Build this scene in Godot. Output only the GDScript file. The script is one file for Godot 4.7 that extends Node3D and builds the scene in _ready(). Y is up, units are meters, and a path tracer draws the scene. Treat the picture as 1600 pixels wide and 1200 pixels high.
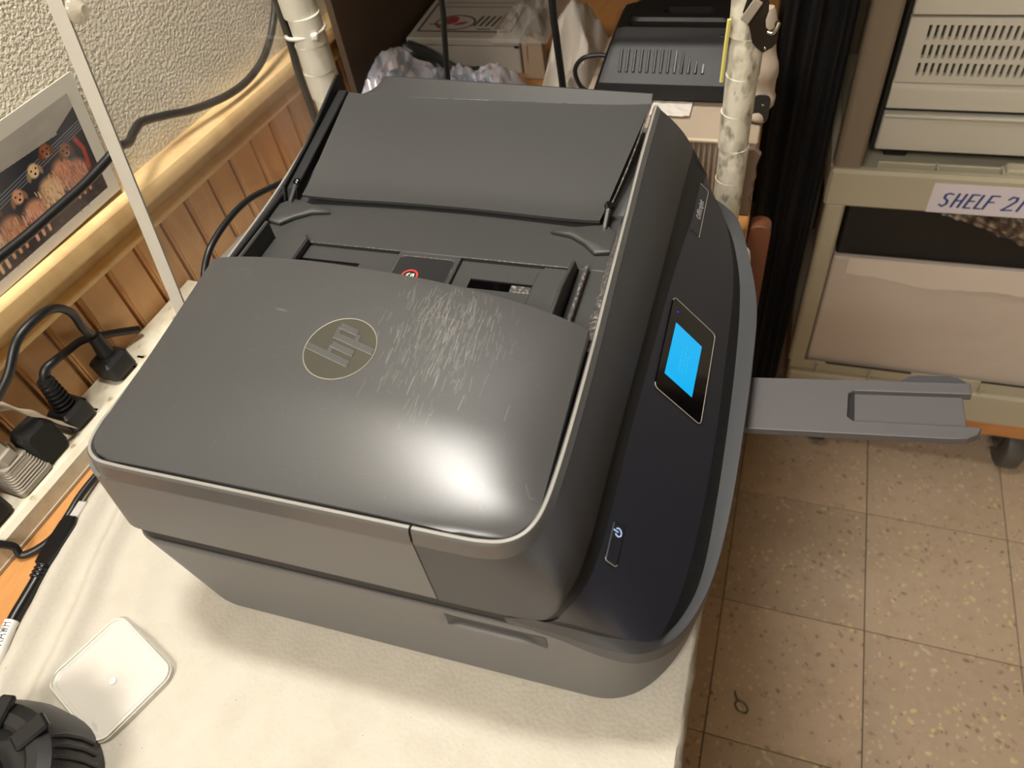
extends Node3D
# A black multifunction printer on a cloth-covered workbench. Points are written in bench
# coordinates: metres, x to the right (the printer's front), z towards the photographer, y up from the bench top.
const BENCH := 0.796          # height of the bench top above the floor
var names := {}
var noise_cache := {}

# ------------------------------------------------------------------ mesh builder
class MB:
	var t := PackedVector3Array()
	var uv := PackedVector2Array()
	var has_uv := false
	func tri(a: Vector3, b: Vector3, c: Vector3, ua := Vector2.ZERO, ub := Vector2.ZERO, uc := Vector2.ZERO) -> void:
		if (b - a).cross(c - a).length_squared() < 1e-18:
			return
		t.append(a); t.append(b); t.append(c)
		uv.append(ua); uv.append(ub); uv.append(uc)
	func flip_from(k: int) -> void:
		for i in range(k, t.size(), 3):
			var p := t[i + 1]; t[i + 1] = t[i + 2]; t[i + 2] = p
			var q := uv[i + 1]; uv[i + 1] = uv[i + 2]; uv[i + 2] = q
	func solid(k: int) -> void:      # turns the faces added since k outwards
		if k >= t.size(): return
		var o := t[k]
		var v := 0.0
		for i in range(k, t.size(), 3):
			v += (t[i] - o).dot((t[i + 2] - o).cross(t[i + 1] - o))
		if v < 0.0: flip_from(k)
	func face(k: int, toward: Vector3) -> void:   # turns an open sheet added since k to look toward
		var s := Vector3.ZERO
		for i in range(k, t.size(), 3):
			s += (t[i + 2] - t[i]).cross(t[i + 1] - t[i])
		if s.dot(toward) < 0.0: flip_from(k)
	func rows(r: Array, closed: bool, uvs := false) -> void:
		var n: int = r[0].size()
		for j in r.size() - 1:
			var a: PackedVector3Array = r[j]
			var b: PackedVector3Array = r[j + 1]
			var v0 := float(j) / (r.size() - 1)
			var v1 := float(j + 1) / (r.size() - 1)
			for i in (n if closed else n - 1):
				var i2 := (i + 1) % n
				var u0 := float(i) / (n - 1)
				var u1 := float(i + 1) / (n - 1)
				tri(a[i], a[i2], b[i2], Vector2(u0, v0), Vector2(u1, v0), Vector2(u1, v1))
				tri(a[i], b[i2], b[i], Vector2(u0, v0), Vector2(u1, v1), Vector2(u0, v1))
		if uvs: has_uv = true
	func sheet(r: Array, toward: Vector3, uvs := false) -> MB:
		var k := t.size()
		rows(r, false, uvs)
		face(k, toward)
		return self
	func cap(ring: PackedVector3Array) -> void:
		var c := Vector3.ZERO
		for p in ring: c += p
		c /= ring.size()
		for i in ring.size():
			tri(c, ring[i], ring[(i + 1) % ring.size()])
	func loft(r: Array, cap0 := true, cap1 := true) -> MB:
		var k := t.size()
		rows(r, true)
		if cap0:
			var q: PackedVector3Array = r[0].duplicate()
			q.reverse()
			cap(q)
		if cap1: cap(r[r.size() - 1])
		solid(k)
		return self
	# polygon (in the plane o + u*x + v*y) pushed along n by depth, edges bevelled
	func prism(poly: PackedVector2Array, o: Vector3, u: Vector3, v: Vector3, n: Vector3, depth: float, bevel := 0.0) -> MB:
		var k := t.size()
		var m := poly.size()
		var ins := PackedVector2Array()
		var area := 0.0
		for i in m: area += poly[i].cross(poly[(i + 1) % m])
		for i in m:
			var a := (poly[i] - poly[(i + m - 1) % m]).normalized()
			var b := (poly[(i + 1) % m] - poly[i]).normalized()
			var na := Vector2(-a.y, a.x) * signf(area)
			var nb := Vector2(-b.y, b.x) * signf(area)
			var d := (na + nb) / maxf(0.3, 1.0 + na.dot(nb))
			ins.append(poly[i] + d * bevel)
		var lay := func(pl: PackedVector2Array, h: float) -> PackedVector3Array:
			var out := PackedVector3Array()
			for p in pl: out.append(o + u * p.x + v * p.y + n * h)
			return out
		var rr := []
		if bevel > 0.0: rr = [lay.call(ins, 0.0), lay.call(poly, bevel), lay.call(poly, depth - bevel), lay.call(ins, depth)]
		else: rr = [lay.call(poly, 0.0), lay.call(poly, depth)]
		rows(rr, true)
		var idx := Geometry2D.triangulate_polygon(ins)
		var lo: PackedVector3Array = rr[0]
		var hi: PackedVector3Array = rr[rr.size() - 1]
		# cap winding must agree with the side walls
		var cap_area := 0.0
		for i in range(0, idx.size(), 3):
			cap_area += (ins[idx[i + 1]] - ins[idx[i]]).cross(ins[idx[i + 2]] - ins[idx[i]])
		var same := (cap_area > 0.0) == (area > 0.0)
		for i in range(0, idx.size(), 3):
			var a := idx[i]; var b := idx[i + 1]; var c := idx[i + 2]
			if not same:
				var s := b; b = c; c = s
			tri(hi[a], hi[b], hi[c])
			tri(lo[a], lo[c], lo[b])
		solid(k)
		return self
	func box(c: Vector3, s: Vector3, bevel := 0.0, b := Basis.IDENTITY) -> MB:
		var h := s * 0.5
		var e := minf(bevel, minf(h.x, minf(h.y, h.z)) * 0.6)
		var poly := PackedVector2Array()
		if e > 0.0: poly = PackedVector2Array([Vector2(-h.x + e, -h.y), Vector2(h.x - e, -h.y), Vector2(h.x, -h.y + e), Vector2(h.x, h.y - e), Vector2(h.x - e, h.y), Vector2(-h.x + e, h.y), Vector2(-h.x, h.y - e), Vector2(-h.x, -h.y + e)])
		else: poly = PackedVector2Array([Vector2(-h.x, -h.y), Vector2(h.x, -h.y), Vector2(h.x, h.y), Vector2(-h.x, h.y)])
		return prism(poly, c - b.z * h.z, b.x, b.y, b.z, s.z, e)
	func span(a: Vector3, b: Vector3, bevel := 0.0) -> MB:   # box between two corners
		return box((a + b) * 0.5, (b - a).abs(), bevel)
	func tube(p: PackedVector3Array, r, sides := 10) -> MB:   # r: radius or one radius per point
		var k := t.size()
		var rr := []
		var side := Vector3.ZERO
		for i in p.size():
			var d := (p[mini(i + 1, p.size() - 1)] - p[maxi(i - 1, 0)]).normalized()
			if side == Vector3.ZERO: side = d.cross(Vector3.UP if absf(d.y) < 0.9 else Vector3.RIGHT).normalized()
			side = (side - d * side.dot(d)).normalized()
			var up := d.cross(side)
			var q: float = r[i] if r is Array else r
			var ring := PackedVector3Array()
			for j in sides:
				var a := TAU * j / sides
				ring.append(p[i] + (side * cos(a) + up * sin(a)) * q)
			rr.append(ring)
		loft(rr)
		return self
	func lathe(prof: Array, o: Vector3, axis := Vector3.UP, segs := 24) -> MB:   # prof: Vector2(radius, height)
		var sx := axis.cross(Vector3.RIGHT if absf(axis.x) < 0.9 else Vector3.BACK).normalized()
		var sy := axis.cross(sx)
		var rr := []
		for q in prof:
			var ring := PackedVector3Array()
			for j in segs:
				var a := TAU * j / segs
				ring.append(o + axis * q.y + (sx * cos(a) + sy * sin(a)) * maxf(q.x, 1e-5))
			rr.append(ring)
		return loft(rr)
	func quad_uv(a: Vector3, b: Vector3, c: Vector3, d: Vector3, toward: Vector3) -> MB:   # a top left, b top right, c bottom right, d bottom left
		var k := t.size()
		tri(a, b, c, Vector2(0, 0), Vector2(1, 0), Vector2(1, 1))
		tri(a, c, d, Vector2(0, 0), Vector2(1, 1), Vector2(0, 1))
		face(k, toward)
		has_uv = true
		return self
	func mesh(shift: Vector3, crease: float) -> ArrayMesh:
		var n := t.size() / 3
		var fn := PackedVector3Array()
		var un := PackedVector3Array()
		var at := {}
		for f in n:
			var c := (t[f * 3 + 2] - t[f * 3]).cross(t[f * 3 + 1] - t[f * 3])
			fn.append(c); un.append(c.normalized())
			for j in 3:
				var key := Vector3i((t[f * 3 + j] * 30000.0).round())
				if at.has(key): at[key].append(f)
				else: at[key] = [f]
		var cs := cos(deg_to_rad(crease))
		var st := SurfaceTool.new()
		st.begin(Mesh.PRIMITIVE_TRIANGLES)
		for f in n:
			for j in 3:
				var p := t[f * 3 + j]
				var s := Vector3.ZERO
				for g in at[Vector3i((p * 30000.0).round())]:
					if un[g].dot(un[f]) > cs: s += fn[g]
				st.set_normal(s.normalized() if s.length_squared() > 0.0 else un[f])
				if has_uv: st.set_uv(uv[f * 3 + j])
				st.add_vertex(p - shift)
		st.index()
		return st.commit()

# ------------------------------------------------------------------ scene tree helpers
func numbered(called: String) -> String:
	if not names.has(called):
		names[called] = 0
		return called
	names[called] += 1
	return "%s_%03d" % [called, names[called]]

func tag(o: Node, label: String, category: String, group := "") -> void:
	o.set_meta("label", label); o.set_meta("category", category)
	if group: o.set_meta("group", group)

func thing(called: String, label: String, category: String, base: Vector3, group := "") -> Node3D:
	var o := Node3D.new()
	o.name = numbered(called)
	add_child(o)
	o.position = base + Vector3(0, BENCH, 0)
	o.set_meta("base", base)
	tag(o, label, category, group)
	return o

func part(called: String, m: MB, mtl: Material, parent: Node, crease := 35.0, label := "") -> MeshInstance3D:
	var o := MeshInstance3D.new()
	var base: Vector3 = parent.get_meta("base")
	o.mesh = m.mesh(base, crease)
	o.material_override = mtl
	o.name = called
	parent.add_child(o, true)
	o.set_meta("base", base)
	if label: o.set_meta("label", label)
	return o

func single(called: String, m: MB, mtl: Material, label: String, category: String, base: Vector3, group := "", crease := 35.0) -> MeshInstance3D:
	var o := MeshInstance3D.new()
	o.mesh = m.mesh(base, crease)
	o.material_override = mtl
	o.name = numbered(called)
	add_child(o)
	o.position = base + Vector3(0, BENCH, 0)
	o.set_meta("base", base)
	if label: tag(o, label, category, group)
	return o

func struct(called: String, m: MB, mtl: Material, crease := 35.0) -> MeshInstance3D:
	var o := single(called, m, mtl, "", "", Vector3.ZERO, "", crease)
	o.set_meta("kind", "structure")
	return o

# ------------------------------------------------------------------ curves and outlines
func smooth(p: Array, per := 6) -> PackedVector3Array:
	var out := PackedVector3Array()
	for i in p.size() - 1:
		var a: Vector3 = p[maxi(i - 1, 0)]
		var b: Vector3 = p[i]
		var c: Vector3 = p[i + 1]
		var d: Vector3 = p[mini(i + 2, p.size() - 1)]
		for k in per:
			out.append(b.cubic_interpolate(c, a, d, float(k) / per))
	out.append(p[p.size() - 1])
	return out

func mix_rows(a: PackedVector3Array, b: PackedVector3Array, w: float, off := Vector3.ZERO) -> PackedVector3Array:
	var out := PackedVector3Array()
	for i in a.size(): out.append(a[i].lerp(b[i], w) + off)
	return out

func rrect(x0: float, y0: float, x1: float, y1: float, r: float, seg := 5) -> PackedVector2Array:
	var out := PackedVector2Array()
	for c in [[x1 - r, y0 + r, -90.0], [x1 - r, y1 - r, 0.0], [x0 + r, y1 - r, 90.0], [x0 + r, y0 + r, 180.0]]:
		for k in seg + 1:
			var a := deg_to_rad(c[2] + 90.0 * k / seg)
			out.append(Vector2(c[0] + cos(a) * r, c[1] + sin(a) * r))
	return out

# ------------------------------------------------------------------ materials and textures
func grain(freq: float, bump: float, octaves := 3, normal := true, seed_ := 1, size := 256, type := FastNoiseLite.TYPE_SIMPLEX_SMOOTH) -> NoiseTexture2D:
	var key := [freq, bump, octaves, normal, seed_, size, type]
	if noise_cache.has(key): return noise_cache[key]
	var f := FastNoiseLite.new()
	f.noise_type = type
	f.frequency = freq
	f.fractal_octaves = octaves
	f.seed = seed_
	var n := NoiseTexture2D.new()
	n.width = size; n.height = size
	n.noise = f
	n.seamless = true
	n.as_normal_map = normal
	if normal: n.bump_strength = bump
	noise_cache[key] = n
	return n

func flat(c: Color, rough := 0.5, metal := 0.0) -> StandardMaterial3D:
	var m := StandardMaterial3D.new()
	m.albedo_color = c
	m.roughness = rough
	m.metallic = metal
	return m

func textured(m: StandardMaterial3D, normal: Texture2D, scale: float, depth := 1.0) -> StandardMaterial3D:
	m.normal_enabled = true
	m.normal_texture = normal
	m.normal_scale = depth
	m.uv1_triplanar = true
	m.uv1_world_triplanar = true
	m.uv1_scale = Vector3.ONE * scale
	return m

func ramp_noise(cols: Array, offs: Array, freq: float, octaves: int, seed_: int, size := 512, stretch_type := FastNoiseLite.TYPE_SIMPLEX_SMOOTH) -> NoiseTexture2D:
	var f := FastNoiseLite.new()
	f.noise_type = stretch_type
	f.frequency = freq
	f.fractal_octaves = octaves
	f.seed = seed_
	var g := Gradient.new()
	g.colors = PackedColorArray(cols)
	g.offsets = PackedFloat32Array(offs)
	var n := NoiseTexture2D.new()
	n.width = size; n.height = size
	n.noise = f; n.seamless = true
	n.color_ramp = g
	return n

func img(w: int, h: int, c: Color) -> Image:
	var i := Image.create(w, h, false, Image.FORMAT_RGB8)
	i.fill(c)
	return i

func tex(i: Image) -> ImageTexture:
	return ImageTexture.create_from_image(i)

func dab(i: Image, x: float, y: float, rx: float, ry: float, c: Color, strength := 1.0, turn := 0.0, soft := 0.25) -> void:
	var big := maxf(rx, ry)
	var cs := cos(turn); var sn := sin(turn)
	for py in range(maxi(0, int(y - big - 1)), mini(i.get_height(), int(y + big + 2))):
		for px in range(maxi(0, int(x - big - 1)), mini(i.get_width(), int(x + big + 2))):
			var dx := px - x; var dy := py - y
			var a := (dx * cs + dy * sn) / rx
			var b := (dy * cs - dx * sn) / ry
			var d := sqrt(a * a + b * b)
			if d < 1.0:
				var w := strength * clampf((1.0 - d) / maxf(soft, 0.01), 0.0, 1.0)
				i.set_pixel(px, py, i.get_pixel(px, py).lerp(c, w))

func stroke(i: Image, p: Array, wide: float, c: Color, strength := 1.0, soft := 0.4) -> void:
	for k in p.size() - 1:
		var a: Vector2 = p[k]
		var b: Vector2 = p[k + 1]
		var n := maxi(1, int(a.distance_to(b) / maxf(0.6, wide * 0.35)))
		for j in n + 1:
			var q := a.lerp(b, float(j) / n)
			dab(i, q.x, q.y, wide, wide, c, strength, 0.0, soft)

func pic_mat(i: Image, rough := 0.5) -> StandardMaterial3D:
	var m := flat(Color.WHITE, rough)
	m.albedo_texture = tex(i)
	return m

var M := {}
func make_materials() -> void:
	var fine := grain(0.12, 3.0, 2, true, 3)
	M.body = textured(flat(Color(0.362, 0.361, 0.360), 0.45), fine, 70.0, 0.22)
	M.bezel = textured(flat(Color(0.205, 0.208, 0.219), 0.48), fine, 70.0, 0.2)  # darker than the matching body: the front's shade put into the colour
	M.panel = textured(flat(Color(0.115, 0.121, 0.150), 0.42), fine, 70.0, 0.12)
	M.lip = textured(flat(Color(0.228, 0.232, 0.242), 0.42), fine, 70.0, 0.15)
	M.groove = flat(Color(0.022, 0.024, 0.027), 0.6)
	M.tray = textured(flat(Color(0.198, 0.198, 0.195), 0.5), fine, 70.0, 0.2)
	M.rim = textured(flat(Color(0.30, 0.30, 0.30), 0.3), fine, 70.0, 0.15)
	M.worn = textured(flat(Color(1, 1, 1), 0.4), fine, 60.0, 0.3)
	M.worn.albedo_texture = ramp_noise([Color(0.24, 0.238, 0.23), Color(0.29, 0.287, 0.28), Color(0.60, 0.55, 0.52)], [0.35, 0.55, 0.8], 0.06, 4, 33, 256)
	M.worn.uv1_scale = Vector3.ONE * 22.0
	M.exit_tray = textured(flat(Color(0.30, 0.29, 0.295), 0.5), fine, 70.0, 0.2)
	M.edge = textured(flat(Color(0.52, 0.51, 0.485), 0.3), fine, 70.0, 0.1)
	M.black = flat(Color(0.05, 0.05, 0.053), 0.45)
	M.cable = flat(Color(0.075, 0.077, 0.08), 0.42)
	M.pin = flat(Color(0.06, 0.06, 0.06), 0.15)
	M.glass_black = flat(Color(0.012, 0.014, 0.022), 0.08)
	M.white_plastic = flat(Color(0.80, 0.78, 0.72), 0.4)
	M.chrome = flat(Color(0.80, 0.78, 0.74), 0.2, 1.0)

func _ready() -> void:
	# ---- camera, sky, exposure, large lights
	var cam := Camera3D.new()
	cam.name = "camera"
	var fx := Vector3(0.9533, -0.1180, -0.2799).normalized()
	var fy := Vector3(0.1400, -0.6462, 0.7502)
	fy = (fy - fx * fy.dot(fx)).normalized()
	var fz := fx.cross(fy)
	cam.transform = Transform3D(Basis(fx, -fy, -fz), Vector3(0, 0.47 + BENCH, 0))
	cam.fov = rad_to_deg(2.0 * atan(600.0 / 1164.6))
	var ca := CameraAttributesPhysical.new()
	ca.frustum_focal_length = 12.0 / (600.0 / 1164.6)
	ca.frustum_focus_distance = 0.50
	ca.exposure_aperture = 10.0
	ca.frustum_near = 0.02
	cam.attributes = ca
	cam.near = 0.02
	add_child(cam)
	cam.current = true
	var we := WorldEnvironment.new()
	we.name = "environment"
	var env := Environment.new()
	env.background_mode = Environment.BG_COLOR
	env.background_color = Color(0.02, 0.02, 0.02)
	env.tonemap_mode = Environment.TONE_MAPPER_LINEAR
	env.tonemap_exposure = 1.72
	env.sdfgi_enabled = true; env.ssao_enabled = true; env.ssil_enabled = true
	we.environment = env
	add_child(we)
	make_materials()
	build_lights()
	build_room()
	build_bench()
	build_printer()
	build_wall_side()
	build_power()
	build_front_items()
	build_background()
	build_cart()

const LAMP_COLOR := Color(1.0, 0.98, 0.95)

func ceiling_lamp(label: String, c: Vector3, sx: float, sz: float, energy: float, glow: float) -> void:
	var t := thing("ceiling_light", label, "light", c)
	part("housing", MB.new().span(c + Vector3(-sx / 2 - 0.02, 0.005, -sz / 2 - 0.02), c + Vector3(sx / 2 + 0.02, 0.08, sz / 2 + 0.02), 0.004), M.white_plastic, t)
	var g := flat(Color(0.9, 0.9, 0.9), 0.6)
	g.emission_enabled = true
	g.emission = LAMP_COLOR
	g.emission_energy_multiplier = glow
	part("diffuser", MB.new().span(c + Vector3(-sx / 2, 0.0, -sz / 2), c + Vector3(sx / 2, 0.006, sz / 2), 0.001), g, t)
	var l := AreaLight3D.new()
	l.name = "lamp"
	l.area_size = Vector2(sx, sz)
	l.light_color = LAMP_COLOR
	l.light_energy = energy
	l.area_range = 8.0
	l.shadow_enabled = true
	l.rotation_degrees.x = -90.0
	l.position = Vector3(0, -0.012, 0)
	t.add_child(l)

func build_lights() -> void:
	ceiling_lamp("long ceiling light above the workbench by the wall", Vector3(-0.32, 1.46, -0.36), 0.34, 0.09, 1.2, 3.0)
	ceiling_lamp("square ceiling light over the middle of the room", Vector3(-0.36, 1.50, 1.15), 0.6, 0.6, 2.6, 1.5)

# the panelled wall runs very nearly along the bench: along = metres away from the photographer, out = metres off the wall
const WALL_O := Vector3(-0.5605, 0, 0.0)
const WALL_D := Vector3(0.0733, 0, -0.9973)
const WALL_N := Vector3(0.9973, 0, 0.0733)
func wp(along: float, y: float, out: float) -> Vector3:
	return WALL_O + WALL_D * along + WALL_N * out + Vector3(0, y, 0)

func build_room() -> void:
	# floor of separate speckled tiles over a dark slab
	var slab := struct("floor", MB.new().span(Vector3(-0.9, -BENCH - 0.12, -1.9), Vector3(2.5, -BENCH - 0.004, 2.3)), flat(Color(0.16, 0.125, 0.095), 0.8))
	var mats := []
	for k in 4:
		var rng := RandomNumberGenerator.new()
		rng.seed = 20 + k
		var tone := 0.96 + 0.03 * k
		var im := img(640, 640, Color(0.665 * tone, 0.59 * tone, 0.50 * tone))
		for n in 260:
			dab(im, rng.randf() * 640, rng.randf() * 640, rng.randf_range(10, 50), rng.randf_range(8, 34), Color(0.73, 0.64, 0.53) if rng.randf() < 0.5 else Color(0.62, 0.53, 0.44), 0.16, rng.randf() * 3.0, 0.9)
		for n in 430:
			var r := rng.randf()
			var c := Color(0.86, 0.78, 0.52) if r < 0.36 else (Color(0.40, 0.33, 0.27) if r < 0.58 else (Color(0.80, 0.74, 0.66) if r < 0.86 else Color(0.62, 0.46, 0.40)))
			var s := 2.0 + 10.0 * pow(rng.randf(), 2.2)
			dab(im, rng.randf() * 640, rng.randf() * 640, s * rng.randf_range(0.8, 1.9), s, c, rng.randf_range(0.25, 0.65), rng.randf() * 3.0, 0.5)
		for n in 16:
			dab(im, rng.randf() * 640, rng.randf() * 640, rng.randf_range(3, 7), rng.randf_range(2.5, 4.5), Color(0.20, 0.17, 0.15), 0.8, rng.randf() * 3.0, 0.6)
		var m := textured(flat(Color.WHITE, 0.36), grain(0.02, 2.0, 3, true, 9), 4.4, 0.25)
		m.albedo_texture = tex(im)
		mats.append(m)
	var s := 0.2286
	var tm := MB.new().box(Vector3(0, -0.003, 0), Vector3(s - 0.0014, 0.006, s - 0.0014), 0.0006).mesh(Vector3.ZERO, 20.0)
	var rng2 := RandomNumberGenerator.new()
	rng2.seed = 5
	for i in range(-4, 10):
		for j in range(-4, 14):
			var yaw := -0.02
			var p := Vector3(0.2862 + cos(yaw) * s * (i + 0.5) + sin(yaw) * s * (j + 0.5), -BENCH, -0.8264 - sin(yaw) * s * (i + 0.5) + cos(yaw) * s * (j + 0.5))
			if p.x < -0.7 or p.x > 2.3 or p.z < -1.7 or p.z > 2.1: continue
			var o := MeshInstance3D.new()
			o.mesh = tm
			o.material_override = mats[rng2.randi() % 4]
			o.name = "floor_tile"
			slab.add_child(o, true)
			o.position = p + Vector3(0, -rng2.randf() * 0.0004, 0)
			o.rotation.y = yaw
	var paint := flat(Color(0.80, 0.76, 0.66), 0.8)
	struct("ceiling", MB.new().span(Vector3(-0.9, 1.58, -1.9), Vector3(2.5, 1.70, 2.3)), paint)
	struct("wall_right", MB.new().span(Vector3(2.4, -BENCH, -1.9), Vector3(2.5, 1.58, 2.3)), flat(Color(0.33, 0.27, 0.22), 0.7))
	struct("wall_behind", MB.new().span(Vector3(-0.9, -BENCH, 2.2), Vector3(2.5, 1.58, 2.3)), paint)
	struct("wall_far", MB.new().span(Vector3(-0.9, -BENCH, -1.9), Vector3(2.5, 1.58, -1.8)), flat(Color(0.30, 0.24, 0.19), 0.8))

	# left wall: textured plaster above, separate wooden planks and a moulded cap rail below
	var plaster := flat(Color(0.93, 0.905, 0.83), 0.8)
	var bumps := grain(0.05, 10.0, 3, true, 41, 512)
	plaster = textured(plaster, bumps, 9.0, 0.45)
	var wm := MB.new()
	var a := wp(-2.2, 0, 0); var b := wp(1.95, 0, 0)
	wm.prism(PackedVector2Array([Vector2(a.x, a.z), Vector2(b.x, b.z), Vector2(b.x - 0.3, b.z), Vector2(a.x - 0.3, a.z)]), Vector3(0, -BENCH, 0), Vector3.RIGHT, Vector3.BACK, Vector3.UP, BENCH + 1.58)
	var wall := struct("wall_left", wm, plaster)
	var planks := []
	for k in 4:
		var w := wood_mat(Color(0.86, 0.665, 0.455), Color(0.79, 0.58, 0.37), 60 + k)
		planks.append(w)
	var pw := 0.0372
	for k in range(-6, 36):
		var x0 := 0.030 + k * pw
		var g := 0.0011 if k % 2 == 0 else 0.0020
		var poly := PackedVector2Array([Vector2(x0 + g, 0.0), Vector2(x0 + g, 0.0052), Vector2(x0 + g + 0.0015, 0.0072), Vector2(x0 + g + 0.0028, 0.0062), Vector2(x0 + g + 0.0040, 0.0078), Vector2(x0 + pw - g - 0.0018, 0.0078), Vector2(x0 + pw - g, 0.0058), Vector2(x0 + pw - g, 0.0)])
		var m := MB.new().prism(poly, WALL_O + Vector3(0, -BENCH, 0), WALL_D, WALL_N, Vector3.UP, BENCH + 0.112)
		part("plank", m, planks[(k * 7 + 3) % 4 if k >= 0 else 0], wall, 20.0)
	var prof := [[0.0, 0.092], [0.0175, 0.092], [0.0200, 0.0938], [0.0200, 0.0965], [0.0170, 0.0985], [0.0115, 0.1000], [0.0110, 0.1080], [0.0135, 0.1120], [0.0190, 0.1150], [0.0240, 0.1165], [0.0270, 0.1200], [0.0270, 0.1270], [0.0245, 0.1315], [0.0, 0.1330]]
	var r0 := PackedVector3Array(); var r1 := PackedVector3Array()
	for q in prof:
		r0.append(wp(-0.30, q[1] + 0.0185, q[0])); r1.append(wp(1.32, q[1] - 0.0302, q[0]))
	var rail_m := wood_mat(Color(0.92, 0.79, 0.57), Color(0.86, 0.71, 0.49), 71)
	struct("trim_1", MB.new().loft([r0, r1]), rail_m, 30.0)

func wood_mat(light: Color, dark: Color, seed_: int, along := Vector3(6.0, 1.0, 6.0)) -> StandardMaterial3D:
	var m := flat(Color.WHITE, 0.45)
	m.albedo_texture = ramp_noise([dark, light, light.lerp(dark, 0.35), light], [0.1, 0.45, 0.6, 0.9], 0.012, 4, seed_, 256)
	m.uv1_triplanar = true
	m.uv1_world_triplanar = true
	m.uv1_scale = along
	m.uv1_offset = Vector3(seed_ * 0.37, seed_ * 0.21, seed_ * 0.13)
	return m

const CLOTH_A := Vector3(-0.476, 0, -0.193)
const CLOTH_B := Vector3(-0.447, 0, -0.055)
func build_bench() -> void:
	var t := thing("workbench", "wooden workbench against the panelled wall, mostly under a cream cloth", "table", Vector3(-0.24, -BENCH, -0.5))
	var top := wood_mat(Color(0.74, 0.53, 0.31), Color(0.65, 0.44, 0.24), 90, Vector3(14.0, 14.0, 2.0))
	var xl := -0.455
	part("bench_top", MB.new().prism(PackedVector2Array([Vector2(-0.545, 0.30), Vector2(0.002, 0.30), Vector2(0.002, -1.30), Vector2(-0.43, -1.30)]), Vector3(0, -0.032, 0), Vector3.RIGHT, Vector3.BACK, Vector3.UP, 0.032, 0.002), top, t)
	part("apron", MB.new().span(Vector3(-0.42, -0.11, 0.26), Vector3(-0.03, -0.032, 0.28), 0.002).span(Vector3(-0.05, -0.11, -1.26), Vector3(-0.03, -0.032, 0.26), 0.002), top, t)
	for q in [Vector3(-0.07, 0, 0.22), Vector3(-0.40, 0, 0.22), Vector3(-0.07, 0, -1.25), Vector3(-0.36, 0, -1.25)]:
		part("leg", MB.new().span(q + Vector3(-0.03, -BENCH, -0.03), q + Vector3(0.03, -0.032, 0.03), 0.003), top, t)
	# the cloth: a wrinkled sheet that hangs a little over the bench's front edge
	var rng := RandomNumberGenerator.new()
	rng.seed = 12
	var im := img(1024, 1024, Color(0.705, 0.68, 0.63))
	for n in 500:
		dab(im, rng.randf() * 1024, rng.randf() * 1024, rng.randf_range(20, 90), rng.randf_range(12, 60), Color(0.735, 0.71, 0.66) if rng.randf() < 0.5 else Color(0.67, 0.64, 0.585), 0.2, rng.randf() * 3.0, 0.9)
	for n in 2600:
		dab(im, rng.randf() * 1024, rng.randf() * 1024, rng.randf_range(0.8, 2.0), rng.randf_range(0.7, 1.4), Color(0.62, 0.55, 0.45), rng.randf_range(0.25, 0.7), rng.randf() * 3.0, 0.6)
	for n in 22:
		dab(im, rng.randf() * 1024, rng.randf() * 1024, rng.randf_range(1.5, 3.0), rng.randf_range(1.2, 2.2), Color(0.40, 0.31, 0.24), 0.7, rng.randf() * 3.0, 0.6)
	var cm := textured(flat(Color.WHITE, 0.85), grain(0.30, 4.0, 1, true, 8), 16.0, 0.08)
	cm.albedo_texture = tex(im)
	cm.uv1_scale = Vector3.ONE * 4.0
	cm.cull_mode = BaseMaterial3D.CULL_DISABLED
	var dir := (CLOTH_A - CLOTH_B).normalized()
	var nor := Vector3(-dir.z, 0, dir.x)
	if nor.x < 0: nor = -nor
	var f := FastNoiseLite.new()
	f.seed = 4; f.frequency = 9.0
	var rr := []
	var nz := 110
	for j in nz + 1:
		var s := lerpf(-0.26, 0.362, float(j) / nz)      # along the cloth's wall edge
		var edge := CLOTH_A + dir * s + nor * (f.get_noise_1d(s * 0.6) * 0.006)
		var row := PackedVector3Array()
		for i in 96:
			var a := 0.0
			var p := Vector3.ZERO
			if i < 44: a = 0.13 * i / 43.0
			else: a = 0.13 + (0.004 - edge.x - 0.13) * (i - 43.0) / 42.0
			if i <= 85:
				p = edge + nor * a if i < 44 else Vector3(edge.x + a, 0, edge.z + nor.z * 0.13)
				var w := 0.0016 + 0.0004 * f.get_noise_2d(p.x * 2.0, p.z * 2.0)
				var near := smoothstep(0.12, -0.02, s)
				w += 0.0105 * exp(-pow((a - 0.020 - 0.004 * sin(s * 19.0)) / 0.010, 2)) * (0.35 + 0.65 * near)
				w += 0.0085 * exp(-pow((a - 0.047 + 0.02 * (s + 0.05)) / 0.0085, 2)) * near
				w += 0.0035 * exp(-pow((a - 0.075 + 0.12 * s) / 0.012, 2)) * near
				w *= smoothstep(0.0, 0.006, a + 0.002)
				if p.x > -0.345 and p.z < -0.13: w = minf(w, 0.0012)
				p.y = w + 0.0004
			else:
				var q := (i - 85.0) / 10.0
				p = Vector3(0.004 + 0.004 * sin(minf(q * 3.0, 1.0) * PI / 2) + 0.002 * f.get_noise_2d(s * 3.0, q), 0.0014 - 0.05 * q * q - 0.012 * q, edge.z + nor.z * 0.13)
			row.append(p)
		rr.append(row)
	single("bench_cloth", MB.new().sheet(rr, Vector3.UP), cm, "cream canvas cloth with small dark flecks spread over the bench under the printer", "cloth", Vector3(-0.2, 0, -0.3), "", 60.0)
# ------------------------------------------------------------------ the printer
func PP(x: float, z: float, off: float) -> Vector3:      # a point on the sloping control panel
	return Vector3(x, 0.122 - 1.08 * (x + 0.035), z) + Vector3(0.7337, 0.6794, 0) * off

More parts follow.
